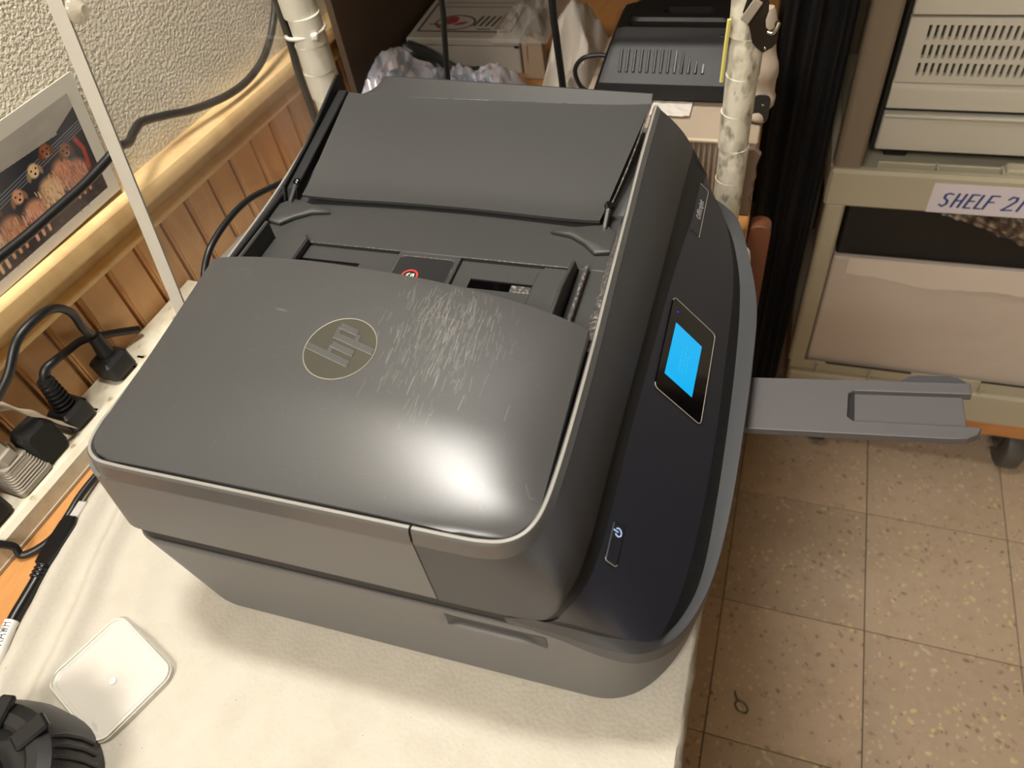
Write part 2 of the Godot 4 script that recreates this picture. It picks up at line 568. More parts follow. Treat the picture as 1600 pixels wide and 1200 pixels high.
func body_ring(y: float, rear: float, front: float, z0: float, z1: float, rr: float, grip := 0.0) -> PackedVector3Array:
	var p := PackedVector3Array()
	for k in 9:      # rear near corner
		var a := deg_to_rad(180.0 - 90.0 * k / 8.0)
		p.append(Vector3(rear + rr + cos(a) * rr, y, z0 - rr + sin(a) * rr))
	for k in range(1, 66):      # near side, with the finger grip pressed into it
		var x := lerpf(rear + rr, front - 0.0595, k / 66.0)
		var g := smoothstep(-0.132, -0.120, x) * (1.0 - smoothstep(-0.086, -0.066, x))
		p.append(Vector3(x, y, z0 - grip * g))
	var ax := 0.0595; var az := 0.111
	for s in [1, -1]:
		for k in 25:
			var q := k / 24.0 if s == 1 else 1.0 - k / 24.0
			var a := PI / 2 * (1.0 - q)
			var ex := ax * pow(absf(cos(a)), 2.0 / 2.3)
			var ez := az * pow(absf(sin(a)), 2.0 / 2.3)
			var zc := z0 - az if s == 1 else z1 + az
			p.append(Vector3(front - ax + ex, y, zc + ez * s))
	for k in range(1, 12): p.append(Vector3(lerpf(front - ax, rear + rr, k / 12.0), y, z1))
	for k in 9:
		var a := deg_to_rad(-90.0 - 90.0 * k / 8.0)
		p.append(Vector3(rear + rr + cos(a) * rr, y, z1 + rr + sin(a) * rr))
	for i in p.size():      # the top edge dips towards the front to clear the lip
		if grip >= 0.0: p[i].y = minf(y, body_top(p[i].x))
	return p

func body_top(x: float) -> float:
	var k := [[-0.070, 0.0945], [-0.060, 0.0935], [-0.039, 0.0850], [-0.0205, 0.0800], [-0.005, 0.0755], [0.0045, 0.0725]]
	if x <= k[0][0]: return k[0][1]
	for i in k.size() - 1:
		if x <= k[i + 1][0]: return lerpf(k[i][1], k[i + 1][1], (x - k[i][0]) / (k[i + 1][0] - k[i][0]))
	return 0.0720

func inset_path(p: PackedVector3Array, d: Array, dy: Array) -> Array:      # section offsets across a path, to its right hand side in plan
	var out := []
	for k in d.size():
		var row := PackedVector3Array()
		for i in p.size():
			var t := (p[mini(i + 1, p.size() - 1)] - p[maxi(i - 1, 0)])
			var n := Vector3(t.z, 0, -t.x).normalized()
			row.append(p[i] + n * d[k] + Vector3(0, dy[k] if not dy[k] is Array else dy[k][i], 0))
		out.append(row)
	return out

func build_printer() -> void:
	var t := thing("printer", "black multifunction printer with a lit blue screen and its paper tray out", "printer", Vector3(-0.16, 0.0, -0.33))
	# lower body
	var rings := []
	for q in [[0.0022, 0.004, 0.0], [0.0045, 0.0010, 0.0], [0.012, 0.0, 0.0], [0.040, 0.0, 0.0], [0.060, 0.0, 0.0], [0.070, 0.0, 0.0], [0.0712, 0.0, 0.0012], [0.0735, 0.0, 0.0040], [0.0820, 0.0, 0.0046], [0.0850, 0.0, 0.0030], [0.0870, 0.0, 0.0], [0.0898, 0.0, 0.0], [0.0912, 0.0008, 0.0]]:
		var y: float = q[0]
		var rear := lerpf(-0.3185, -0.3400, y / 0.1045)
		rings.append(body_ring(y, rear + q[1], 0.0095 - q[1], -0.1402 + 0.0008 * y / 0.09 - q[1], -0.521 + q[1], 0.020, q[2]))
	part("base_body", MB.new().loft(rings), M.body, t, 40.0)
	rings = []
	for y in [0.0900, 0.1075]:
		rings.append(body_ring(y, lerpf(-0.3185, -0.3400, y / 0.1045) + 0.0022, -0.030, -0.1412, -0.515, 0.018, -1e-6))
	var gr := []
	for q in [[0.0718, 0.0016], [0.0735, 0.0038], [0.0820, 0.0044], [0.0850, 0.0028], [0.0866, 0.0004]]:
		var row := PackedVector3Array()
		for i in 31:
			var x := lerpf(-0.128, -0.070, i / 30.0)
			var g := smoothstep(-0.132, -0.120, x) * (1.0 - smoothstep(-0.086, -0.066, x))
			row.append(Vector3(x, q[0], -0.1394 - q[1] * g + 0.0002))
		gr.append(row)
	part("grip_shade_sheet", MB.new().sheet(gr, Vector3(0, 0, 1)), M.bezel, t, 60.0)  # dark sheet laid over the dent, standing in for its shade
	part("joint_band", MB.new().loft(rings), M.groove, t)
	for q in [Vector3(-0.29, 0, -0.17), Vector3(-0.29, 0, -0.49), Vector3(-0.05, 0, -0.20), Vector3(-0.05, 0, -0.46)]:
		part("foot", MB.new().lathe([Vector2(0, 0), Vector2(0.009, 0), Vector2(0.010, 0.0004), Vector2(0.010, 0.004), Vector2(0, 0.004)], q + Vector3(0, 0.0012, 0), Vector3.UP, 16), M.black, t)

	# scanner lid (left of the seam)
	rings = []
	for q in [[0.1048, 0.0012], [0.1062, 0.0], [0.135, 0.0], [0.1640, 0.0], [0.1655, 0.0012]]:
		var y: float = q[0]
		var rear: float = lerpf(-0.3398, -0.3268, (y - 0.1045) / 0.061) + q[1]
		var z0: float = -0.1390 - q[1]
		var p := PackedVector3Array()
		for k in 9:
			var a := deg_to_rad(180.0 - 90.0 * k / 8.0)
			p.append(Vector3(rear + 0.021 + cos(a) * 0.021, y, z0 - 0.021 + sin(a) * 0.021))
		for k in range(1, 31): p.append(Vector3(lerpf(rear + 0.021, -0.1272 - q[1] * 0.5, k / 30.0), y, z0))
		p.append(Vector3(-0.1272 - q[1] * 0.5, y, -0.156))
		p.append(Vector3(-0.076, y, -0.165))
		p.append(Vector3(-0.076, y, -0.500))
		for k in 6:
			var a := deg_to_rad(-90.0 - 90.0 * k / 5.0)
			p.append(Vector3(rear + 0.02 + cos(a) * 0.02, y, -0.490 + 0.02 + sin(a) * 0.02))
		rings.append(p)
	part("scanner_lid", MB.new().loft(rings), M.body, t, 40.0)

	# rim round the top
	var left := [Vector3(-0.3265, 0.192, -0.490), Vector3(-0.3262, 0.184, -0.43), Vector3(-0.3258, 0.178, -0.37), Vector3(-0.3250, 0.1765, -0.30), Vector3(-0.3245, 0.1765, -0.23), Vector3(-0.3240, 0.1765, -0.18), Vector3(-0.3235, 0.1766, -0.163), Vector3(-0.3195, 0.1767, -0.149), Vector3(-0.3100, 0.1768, -0.1412), Vector3(-0.2950, 0.1768, -0.1390), Vector3(-0.24, 0.1767, -0.1388), Vector3(-0.18, 0.1766, -0.1388), Vector3(-0.1275, 0.1765, -0.1388)]
	var right := [Vector3(-0.1263, 0.1765, -0.1388), Vector3(-0.108, 0.1765, -0.1388), Vector3(-0.094, 0.1767, -0.1391), Vector3(-0.082, 0.1772, -0.1412), Vector3(-0.0735, 0.1777, -0.1465), Vector3(-0.0685, 0.178, -0.1545), Vector3(-0.0660, 0.178, -0.166), Vector3(-0.0650, 0.178, -0.185), Vector3(-0.0648, 0.178, -0.215), Vector3(-0.0655, 0.1782, -0.26), Vector3(-0.0668, 0.1795, -0.31), Vector3(-0.0678, 0.183, -0.37), Vector3(-0.0685, 0.188, -0.43), Vector3(-0.068, 0.193, -0.484)]
	for q in [left, right]:
		var p := smooth(q, 5)
		var band := []
		for i in p.size():
			band.append(-0.0105 if q == left else lerpf(-0.0105, -0.0035, smoothstep(0.16, 0.55, float(i) / p.size())))
		var rr := inset_path(p, [-0.0002, 0.0014, 0.0024, 0.0040, 0.0050, 0.0054], [band, -0.0016, -0.0002, -0.0002, -0.0016, -0.012])
		var rim := part("rim", MB.new().sheet(rr.slice(0, 3), Vector3(0.5, 0.3, 1)).sheet(rr.slice(3), Vector3.UP), M.rim, t, 25.0)
		part("rim_edge", MB.new().sheet(rr.slice(2, 4), Vector3.UP), M.edge, rim, 60.0)

	# front bezel: from the rim down to the joint on the near side, to the panel's crease on the front
	var R := []
	for i in right.size():
		R.append((right[i] as Vector3) + Vector3(0, lerpf(-0.0105, -0.0035, smoothstep(0.16, 0.55, float(i) / 13.0)), 0))
	var bt := [Vector3(-0.1268, 0.1048, -0.1392), Vector3(-0.106, 0.1048, -0.1392), Vector3(-0.086, 0.1053, -0.1392), Vector3(-0.072, 0.1085, -0.1392), Vector3(-0.0635, 0.119, -0.1393), Vector3(-0.0572, 0.134, -0.1425), Vector3(-0.0522, 0.142, -0.154), Vector3(-0.0507, 0.142, -0.175), Vector3(-0.0503, 0.142, -0.21), Vector3(-0.0497, 0.142, -0.26), Vector3(-0.0487, 0.142, -0.32), Vector3(-0.0478, 0.142, -0.385), Vector3(-0.0472, 0.142, -0.445), Vector3(-0.046, 0.142, -0.512)]
	var top := smooth(R, 6)
	var bot := smooth(bt, 6)
	var rows := []
	for k in 9:
		var w := k / 8.0
		var row := PackedVector3Array()
		for i in top.size():
			var s := float(i) / (top.size() - 1)
			var corner := exp(-pow((s - 0.36) / 0.10, 2))
			var front := smoothstep(0.4, 0.5, s)
			row.append(top[i].lerp(bot[i], w) + Vector3(0.72, 0.1, 0.69) * (corner * 0.0065 * sin(PI * w)) + Vector3(0.8, 0.6, 0) * (front * 0.0022 * sin(PI * w)))
		rows.append(row)
	var bz := MB.new().sheet(rows, Vector3(1, 1, 1))
	# return of the seam edge, and the far end
	var end := [top[0]]
	bz.sheet([PackedVector3Array([top[0], bot[0]]), PackedVector3Array([top[0] + Vector3(0, 0, -0.012), bot[0] + Vector3(0, 0, -0.012)])], Vector3.LEFT)
	var C := [Vector3(-0.0605, 0.117, -0.1398), Vector3(-0.0555, 0.126, -0.1425), Vector3(-0.051, 0.131, -0.148), Vector3(-0.0475, 0.1325, -0.160), Vector3(-0.0458, 0.133, -0.180), Vector3(-0.0452, 0.133, -0.205), Vector3(-0.0451, 0.133, -0.240), Vector3(-0.0442, 0.132, -0.280), Vector3(-0.0433, 0.131, -0.320), Vector3(-0.042, 0.1293, -0.370), Vector3(-0.0402, 0.1275, -0.410), Vector3(-0.038, 0.125, -0.450), Vector3(-0.0358, 0.123, -0.490), Vector3(-0.0345, 0.1205, -0.512)]
	var G := [Vector3(-0.0640, 0.1110, -0.1398), Vector3(-0.0545, 0.1105, -0.1404), Vector3(-0.040, 0.108, -0.1408), Vector3(-0.0257, 0.1065, -0.1415), Vector3(-0.0139, 0.0990, -0.1475), Vector3(-0.0070, 0.0918, -0.170), Vector3(-0.0030, 0.0875, -0.200), Vector3(-0.0003, 0.0845, -0.245), Vector3(0.0005, 0.0837, -0.300), Vector3(-0.0004, 0.0846, -0.360), Vector3(-0.0018, 0.086, -0.410), Vector3(-0.0060, 0.091, -0.450), Vector3(-0.0170, 0.100, -0.487), Vector3(-0.0335, 0.110, -0.514)]
	var L1 := [Vector3(-0.072, 0.1075, -0.1394), Vector3(-0.054, 0.1060, -0.1400), Vector3(-0.0395, 0.1025, -0.1412), Vector3(-0.0235, 0.0975, -0.1450), Vector3(-0.0108, 0.0900, -0.1535), Vector3(-0.0012, 0.0835, -0.1735), Vector3(0.0043, 0.0790, -0.200), Vector3(0.0064, 0.0765, -0.245), Vector3(0.0070, 0.0755, -0.300), Vector3(0.0064, 0.0755, -0.360), Vector3(0.0042, 0.077, -0.412), Vector3(-0.0010, 0.080, -0.453), Vector3(-0.013, 0.087, -0.492), Vector3(-0.032, 0.096, -0.515)]
	var L2 := [Vector3(-0.090, 0.1035, -0.1388), Vector3(-0.0620, 0.1030, -0.1376), Vector3(-0.0390, 0.0985, -0.1376), Vector3(-0.0205, 0.0935, -0.1412), Vector3(-0.0052, 0.0885, -0.1540), Vector3(0.0045, 0.0845, -0.1745), Vector3(0.0108, 0.0815, -0.202), Vector3(0.0148, 0.0795, -0.245), Vector3(0.0166, 0.0785, -0.300), Vector3(0.0172, 0.0785, -0.360), Vector3(0.0155, 0.079, -0.415), Vector3(0.0065, 0.0825, -0.460), Vector3(-0.0075, 0.088, -0.503), Vector3(-0.030, 0.095, -0.520)]
	var bs := [Vector3(-0.0635, 0.119, -0.1393), Vector3(-0.0588, 0.1305, -0.1412), Vector3(-0.0548, 0.1385, -0.1470), Vector3(-0.0520, 0.142, -0.1565), Vector3(-0.0508, 0.142, -0.177), Vector3(-0.0505, 0.142, -0.203), Vector3(-0.0500, 0.142, -0.24), Vector3(-0.0494, 0.142, -0.28), Vector3(-0.0487, 0.142, -0.32), Vector3(-0.048, 0.142, -0.37), Vector3(-0.0476, 0.142, -0.41), Vector3(-0.0472, 0.142, -0.45), Vector3(-0.0466, 0.142, -0.49), Vector3(-0.046, 0.142, -0.512)]
	var c_ := smooth(C, 7); var g_ := smooth(G, 7); var l1 := smooth(L1, 7); var l2 := smooth(L2, 7); var b_ := smooth(bs, 7)
	# far end of the bezel
	var hub := Vector3(-0.075, 0.10, -0.500)
	var fe := PackedVector3Array()
	for r in rows: fe.append(r[r.size() - 1])
	fe.append(c_[c_.size() - 1]); fe.append(g_[g_.size() - 1]); fe.append(l2[l2.size() - 1] + Vector3(0, -0.015, 0))
	var k0 := bz.t.size()
	for i in fe.size() - 1: bz.tri(hub, fe[i], fe[i + 1])
	bz.face(k0, Vector3(0, 0, -1))
	part("front_bezel", bz, M.bezel, t, 40.0)
	# step under the bezel, then the control panel
	var step := MB.new().sheet([b_, mix_rows(b_, c_, 0.35, Vector3(-0.0012, -0.0010, 0)), mix_rows(b_, c_, 0.85, Vector3(-0.0008, 0, 0)), c_], Vector3(1, 0.5, 0.2))
	part("bezel_step", step, M.groove, t, 60.0)
	var pr := []
	for k in 9: pr.append(mix_rows(c_, g_, k / 8.0, Vector3(0.7337, 0.6794, 0) * 0.0004 * sin(PI * k / 8.0)))
	part("control_panel", MB.new().sheet(pr, Vector3(1, 1, 0)), M.panel, t, 60.0)
	# lip that sweeps round the front
	var l3 := PackedVector3Array(); var l4 := PackedVector3Array(); var l2b := PackedVector3Array()
	for i in l2.size():
		var s := float(i) / (l2.size() - 1)
		var drop := lerpf(0.0080, 0.0170, smoothstep(0.0, 0.2, s)) - 0.003 * smoothstep(0.3, 0.6, s)
		var inw := (Vector3(-0.06, l2[i].y, -0.33) - l2[i]).normalized()
		l2b.append(l2[i] + Vector3(0, -0.0012, 0) - inw * 0.0006)
		l3.append(l2[i] + Vector3(0, -drop, 0) + inw * 0.0005)
		l4.append(l2[i] + Vector3(0, -drop - 0.0005, 0) + inw * 0.012)
	part("front_lip", MB.new().sheet([l1, mix_rows(l1, l2, 0.5, Vector3(0, 0.0005, 0)), l2, l2b], Vector3(0.6, 0.8, 0.3)), M.lip, t, 32.0)
	part("panel_shade_strip", MB.new().sheet([g_, mix_rows(g_, l1, 0.5, Vector3(0, -0.0014, 0)), l1], Vector3(0.8, 0.6, 0.3)), M.groove, t, 60.0)  # near-black strip: the steep step's shade put into its colour
	part("lip_wall", MB.new().sheet([l2b, l3, l4], Vector3(0.8, 0.1, 0.5)), M.bezel, t, 32.0)
	part("joint_filler", MB.new().sheet([PackedVector3Array([Vector3(-0.098, 0.1060, -0.1411), Vector3(-0.086, 0.1064, -0.1408), Vector3(-0.071, 0.110, -0.1402), Vector3(-0.0600, 0.122, -0.1410)]), PackedVector3Array([Vector3(-0.098, 0.090, -0.1411), Vector3(-0.086, 0.090, -0.1408), Vector3(-0.070, 0.095, -0.1402), Vector3(-0.0540, 0.100, -0.1410)])], Vector3(0, 0, 1)), M.groove, t)
	# screen
	var gl := rrect(-0.0388, -0.0020, 0.0388, 0.0404, 0.0032)
	var go := PP(-0.0377, -0.3257, -0.0006)
	var dn := Vector3(0.6794, -0.7337, 0)
	var nn := Vector3(0.7337, 0.6794, 0)
	var glass := part("screen_glass", MB.new().prism(gl, go, Vector3(0, 0, 1), dn, nn, 0.0017, 0.0003), M.glass_black, t, 20.0)
	var edge_m := flat(Color(0.55, 0.52, 0.48), 0.35)
	var ring := MB.new()
	var gp := PackedVector3Array()
	for q in gl: gp.append(go + Vector3(0, 0, 1) * q.x * 1.004 + dn * (q.y * 1.004) + nn * 0.0017)
	var part_ring := PackedVector3Array()
	for i in range(0, gp.size()): part_ring.append(gp[i])
	ring.tube(part_ring, 0.00030, 6)
	part("screen_edge", ring, edge_m, glass)
	var si := img(512, 288, Color(0.0, 0.72, 0.98))
	for l in [[130, 118, 360], [112, 150, 385], [150, 182, 330]]:
		var x: float = l[0]
		while x < l[2]:
			var w := 10.0 + fmod(x * 7.3, 17.0)
			dab(si, x, l[1], w * 0.5, 6.0, Color(0.55, 0.93, 1.0), 0.55, 0.0, 0.8)
			x += w + 5.0
	var sm := flat(Color(0.0, 0.0, 0.0), 0.25)
	sm.emission_enabled = true
	sm.emission_texture = tex(si)
	sm.emission_energy_multiplier = 0.55
	var sp := func(x: float, z: float) -> Vector3: return PP(x, z, 0.0012)
	part("display", MB.new().quad_uv(sp.call(-0.0353, -0.3012), sp.call(-0.0348, -0.3457), sp.call(-0.0172, -0.3450), sp.call(-0.0178, -0.3008), nn), sm, glass)
	var led := flat(Color(0.02, 0.03, 0.1), 0.3)
	led.emission_enabled = true; led.emission = Color(0.05, 0.15, 0.9); led.emission_energy_multiplier = 0.6
	part("status_light", MB.new().lathe([Vector2(0, 0), Vector2(0.0008, 0), Vector2(0.0008, 0.0003), Vector2(0, 0.0003)], PP(-0.0350, -0.3550, 0.0011), nn, 12), led, glass)
	# power button
	var po := PP(-0.0406, -0.1796, -0.0004)
	var btn := part("power_button", MB.new().prism(rrect(-0.0112, -0.0040, 0.0112, 0.0040, 0.0014), po, Vector3(0, 0, -1), dn, nn, 0.0011, 0.0003), M.panel, t, 20.0)
	var po2 := po + nn * 0.0013
	var pring := PackedVector3Array()
	for q in rrect(-0.0114, -0.0042, 0.0114, 0.0042, 0.0015).slice(12, 24): pring.append(po + Vector3(0, 0, -1) * q.x + dn * q.y + nn * 0.0008)
	part("button_edge", MB.new().tube(pring, 0.00022, 6), edge_m, btn)
	var lit := flat(Color(0.1, 0.1, 0.1), 0.4)
	lit.emission_enabled = true; lit.emission = Color(0.75, 0.86, 1.0); lit.emission_energy_multiplier = 0.5
	var arc := PackedVector3Array()
	for k in 17:
		var a := deg_to_rad(-90.0 + 42.0 + 276.0 * k / 16.0)
		arc.append(po2 + Vector3(0, 0, -1) * (0.0062 + cos(a) * 0.0022) + dn * (sin(a) * 0.0022))
	part("power_symbol", MB.new().tube(arc, 0.00038, 6).tube(PackedVector3Array([po2 + Vector3(0, 0, -0.0062) + dn * -0.0034, po2 + Vector3(0, 0, -0.0062) + dn * -0.0002]), 0.00038, 6), lit, btn)
	# name badge at the far end of the panel
	var bo := PP(-0.0345, -0.4655, -0.0004)
	var badge := part("name_badge", MB.new().prism(rrect(-0.0275, -0.0048, 0.0275, 0.0048, 0.0018), bo, Vector3(0, 0, -1), dn, nn, 0.0010, 0.0003), M.panel, t, 20.0)
	var bring := PackedVector3Array()
	for q in [Vector2(-0.0275, 0.0048), Vector2(0.0262, 0.0048), Vector2(0.0272, 0.0042), Vector2(0.0275, 0.0030), Vector2(0.0275, -0.0044)]: bring.append(bo + Vector3(0, 0, -1) * q.x + dn * q.y + nn * 0.0008)
	part("badge_edge", MB.new().tube(bring, 0.00035, 6), edge_m, badge)
	var tmesh := TextMesh.new()
	var sf := SystemFont.new(); sf.font_names = PackedStringArray(["Droid Sans"])
	tmesh.font = sf
	tmesh.text = "OfficeJet"; tmesh.font_size = 32; tmesh.pixel_size = 0.00018; tmesh.depth = 0.0002
	var to := MeshInstance3D.new()
	to.name = "badge_text"
	to.mesh = tmesh
	to.material_override = flat(Color(0.58, 0.58, 0.58), 0.4)
	badge.add_child(to, true)
	to.transform = Transform3D(Basis(Vector3(0, 0, -1), -dn, nn), bo + nn * 0.0011 + dn * 0.0002 - (t.get_meta("base") as Vector3))

	# feeder cover with its raised emblem
	var im := img(1024, 640, Color(0.238, 0.239, 0.238))
	var rng := RandomNumberGenerator.new()
	rng.seed = 77
	for n in 520:      # scuffed patch, long brush-like scratches
		var cx := 715.0 + rng.randfn() * 62.0
		var cy := 150.0 + rng.randfn() * 95.0
		if cy < 4: continue
		var dx := rng.randf_range(-4, 6)
		var ln := rng.randf_range(10, 46)
		stroke(im, [Vector2(cx, cy), Vector2(cx + dx, cy + ln)], rng.randf_range(0.7, 1.3), Color(0.50, 0.50, 0.48), rng.randf_range(0.14, 0.50), 0.9)
	for n in 40:
		var cx := 130.0 + rng.randfn() * 40.0
		var cy := 60.0 + rng.randfn() * 22.0
		stroke(im, [Vector2(cx, cy), Vector2(cx + rng.randf_range(-12, 10), cy + rng.randf_range(6, 26))], 0.9, Color(0.44, 0.43, 0.40), rng.randf_range(0.10, 0.35), 0.9)
	for n in 130:
		var p := Vector2(rng.randf() * 1024, rng.randf() * 640)
		var a := rng.randf() * TAU
		stroke(im, [p, p + Vector2(cos(a), sin(a)) * rng.randf_range(2, 26)], 0.8, Color(0.45, 0.44, 0.42), rng.randf_range(0.06, 0.30), 0.9)
	for n in 260:
		dab(im, rng.randf() * 1024, rng.randf() * 640, 1.3, 1.1, Color(0.52, 0.51, 0.48), rng.randf_range(0.15, 0.6))
	stroke(im, [Vector2(690, 40), Vector2(672, 90), Vector2(655, 150)], 1.2, Color(0.46, 0.45, 0.43), 0.5, 0.9)
	stroke(im, [Vector2(640, 160), Vector2(700, 128), Vector2(760, 132)], 1.0, Color(0.46, 0.45, 0.43), 0.45, 0.9)
	stroke(im, [Vector2(985, 470), Vector2(1000, 500), Vector2(1010, 496)], 1.0, Color(0.5, 0.49, 0.46), 0.5, 0.9)
	dab(im, 300, 190, 26, 5, Color(0.48, 0.47, 0.44), 0.5, 0.1, 0.9)
	im.flip_y()
	var cov := flat(Color.WHITE, 0.315)
	cov.albedo_texture = tex(im)
	cov.normal_enabled = true
	cov.normal_texture = grain(0.45, 4.0, 1, true, 17, 1024)
	cov.normal_scale = 0.022
	var nx := 64; var nz := 40
	var cr := []
	for j in nz + 1:
		var v := float(j) / nz
		v = v * v * (3 - 2 * v) * 0.35 + v * 0.65
		var row := PackedVector3Array()
		for i in nx + 1:
			row.append(cover_at(float(i) / nx, v))
		cr.append(row)
	var cm := MB.new().sheet(cr, Vector3.UP, true)
	# skirt
	var loop := PackedVector3Array()
	for i in nx + 1: loop.append(cr[0][i])
	for j in range(1, nz + 1): loop.append(cr[j][nx])
	for i in range(nx - 1, -1, -1): loop.append(cr[nz][i])
	for j in range(nz - 1, 0, -1): loop.append(cr[j][0])
	loop.append(loop[0])
	var low := PackedVector3Array(); var low2 := PackedVector3Array()
	var mid := Vector3(-0.195, 0, -0.21)
	for q in loop:
		var d := (q - mid); d.y = 0; d = d.normalized()
		low.append(q - Vector3(0, 0.0014, 0) + d * 0.0005)
		low2.append(Vector3(q.x, minf(q.y - 0.006, 0.1745), q.z) + d * 0.0005)
	var k1 := cm.t.size()
	cm.rows([loop, low, low2], false)
	var tst := (cm.t[k1 + 2] - cm.t[k1]).cross(cm.t[k1 + 1] - cm.t[k1])
	if tst.dot(cm.t[k1] - mid - Vector3(0, cm.t[k1].y, 0)) < 0.0 and tst.y < 0.0: cm.flip_from(k1)
	part("feeder_cover", cm, cov, t, 40.0)
	build_emblem(t)
	build_feeder(t)
	build_exit_tray(t)

func cover_at(u: float, v: float) -> Vector3:
	var zf := lerpf(-0.2895, -0.2705, u) - 0.0060 * sin(PI * u)
	var z := lerpf(-0.1448, zf, v)
	var dz := (-0.1448 - z)
	var rad := lerpf(0.017, 0.024, u)
	var ins := 0.0
	if dz < rad: ins = rad - sqrt(maxf(0.0, rad * rad - (rad - dz) * (rad - dz)))
	var x0 := -0.3185 + ins * (1.0 if u < 0.5 else 0.0)
	var il := 0.0; var ir := 0.0
	if dz < 0.017: il = 0.017 - sqrt(maxf(0.0, 0.017 * 0.017 - (0.017 - dz) * (0.017 - dz)))
	if dz < 0.024: ir = 0.024 - sqrt(maxf(0.0, 0.024 * 0.024 - (0.024 - dz) * (0.024 - dz)))
	x0 = -0.3185 + il
	var x1 := -0.0713 - ir - 0.0006 * v
	var x := lerpf(x0, x1, u)
	var y := 0.1780 + 0.0095 * smoothstep(-0.1, 1.0, v) * v + 0.0070 * (1.0 - pow(absf(2.0 * u - 1.0), 3.0)) * smoothstep(-0.08, 0.42, v)
	var near := exp(-dz / 0.016) * 0.0036
	var rd := (x1 - x)
	var ld := (x - x0)
	y += -near - exp(-rd / 0.020) * 0.0042 - exp(-ld / 0.009) * 0.0016 + 0.0016
	return Vector3(x, y, z)

func cover_y(x: float, z: float) -> float:
	var u := clampf((x + 0.3185) / 0.2472, 0, 1)
	var zf := lerpf(-0.2895, -0.2705, u) - 0.0060 * sin(PI * u)
	return cover_at(u, clampf((z + 0.1448) / (zf + 0.1448), 0, 1)).y

func build_emblem(t: Node3D) -> void:
	# round emblem: seen from the printer's front, letters read towards -z with their tops towards -x
	var o := Vector3(-0.1990, 0, -0.2290)
	var ex := Vector3(0, 0, -1)
	var ey := Vector3(-1, 0, 0)
	var r := 0.0205
	var gloss := flat(Color(0.235, 0.23, 0.20), 0.16)
	var lay := func(q: Vector2, h: float) -> Vector3:
		var w := o + ex * q.x + ey * q.y
		w.y = cover_y(w.x, w.z) + h
		return w
	var disc := MB.new()
	var rr := []
	for k in 7:
		var ring := PackedVector3Array()
		for j in 48:
			var a := TAU * j / 48
			ring.append(lay.call(Vector2(cos(a), sin(a)) * (r * k / 6.0 + 1e-5), 0.0003))
		rr.append(ring)
	var low := PackedVector3Array()
	for j in 48: low.append(rr[6][j] - Vector3(0, 0.0012, 0))
	rr.append(low)
	var k := disc.t.size()
	disc.rows(rr, true)
	disc.face(k, Vector3.UP)
	var d := part("emblem_disc", disc, gloss, t, 30.0)
	var ink := flat(Color(0.238, 0.239, 0.238), 0.36)
	var line := flat(Color(0.62, 0.60, 0.54), 0.35)
	# slanted strokes that cut the disc: stem of the first letter to the top edge, stem of the second to the bottom edge
	var sl := 0.30      # slant
	var outline := []
	var bar := func(x: float, y0: float, y1: float, w: float) -> MB:
		var m := MB.new()
		var ra := PackedVector3Array(); var rb := PackedVector3Array(); var la := PackedVector3Array(); var lb := PackedVector3Array()
		for i in 9:
			var y := lerpf(y0, y1, i / 8.0)
			ra.append(lay.call(Vector2(x + sl * y - w / 2, y), 0.0006)); rb.append(lay.call(Vector2(x + sl * y + w / 2, y), 0.0006))
			la.append(ra[i] - Vector3(0, 0.0008, 0)); lb.append(rb[i] - Vector3(0, 0.0008, 0))
		m.sheet([la, ra, rb, lb], Vector3.UP)
		outline.append(ra)
		return m
	var e := r * 0.985
	var first := MB.new()
	for q in [bar.call(-0.0068, -0.0090, 0.0196, 0.0040), bar.call(0.0002, -0.0090, 0.0056, 0.0038)]:
		first.t.append_array(q.t); first.uv.append_array(q.uv)
	for q in [[-0.0068, -0.0005, 0.0072]]:
		var y: float = q[2] - 0.0020
		var m := MB.new()
		var a := PackedVector3Array(); var b := PackedVector3Array()
		for i in 5:
			var x := lerpf(q[0], q[1], i / 4.0)
			a.append(lay.call(Vector2(x + sl * (y - 0.0014), y - 0.0014), 0.0006)); b.append(lay.call(Vector2(x + sl * (y + 0.0014), y + 0.0014), 0.0006))
		m.sheet([a, b], Vector3.UP)
		first.t.append_array(m.t); first.uv.append_array(m.uv)
	part("emblem_letter", first, ink, d)
	var second := MB.new()
	for q in [bar.call(0.0062, -0.0196, 0.0070, 0.0040), bar.call(0.0130, -0.0060, 0.0056, 0.0038)]:
		second.t.append_array(q.t); second.uv.append_array(q.uv)
	for y in [0.0056, -0.0074]:
		var m := MB.new()
		var a := PackedVector3Array(); var b := PackedVector3Array()
		for i in 5:
			var x := lerpf(0.0058, 0.0122, i / 4.0)
			a.append(lay.call(Vector2(x + sl * (y - 0.0014), y - 0.0014), 0.0006)); b.append(lay.call(Vector2(x + sl * (y + 0.0014), y + 0.0014), 0.0006))
		m.sheet([a, b], Vector3.UP)
		second.t.append_array(m.t); second.uv.append_array(m.uv)
	part("emblem_letter", second, ink, d)
	var ol := MB.new()
	for q in outline: ol.tube(q, 0.00010, 4)
	part("letter_edge", ol, line, d)
	var eg := PackedVector3Array()
	for j in 49:
		var a := TAU * j / 48
		eg.append(lay.call(Vector2(cos(a), sin(a)) * r, 0.0003))
	part("emblem_edge", MB.new().tube(eg, 0.00022, 5), line, d)

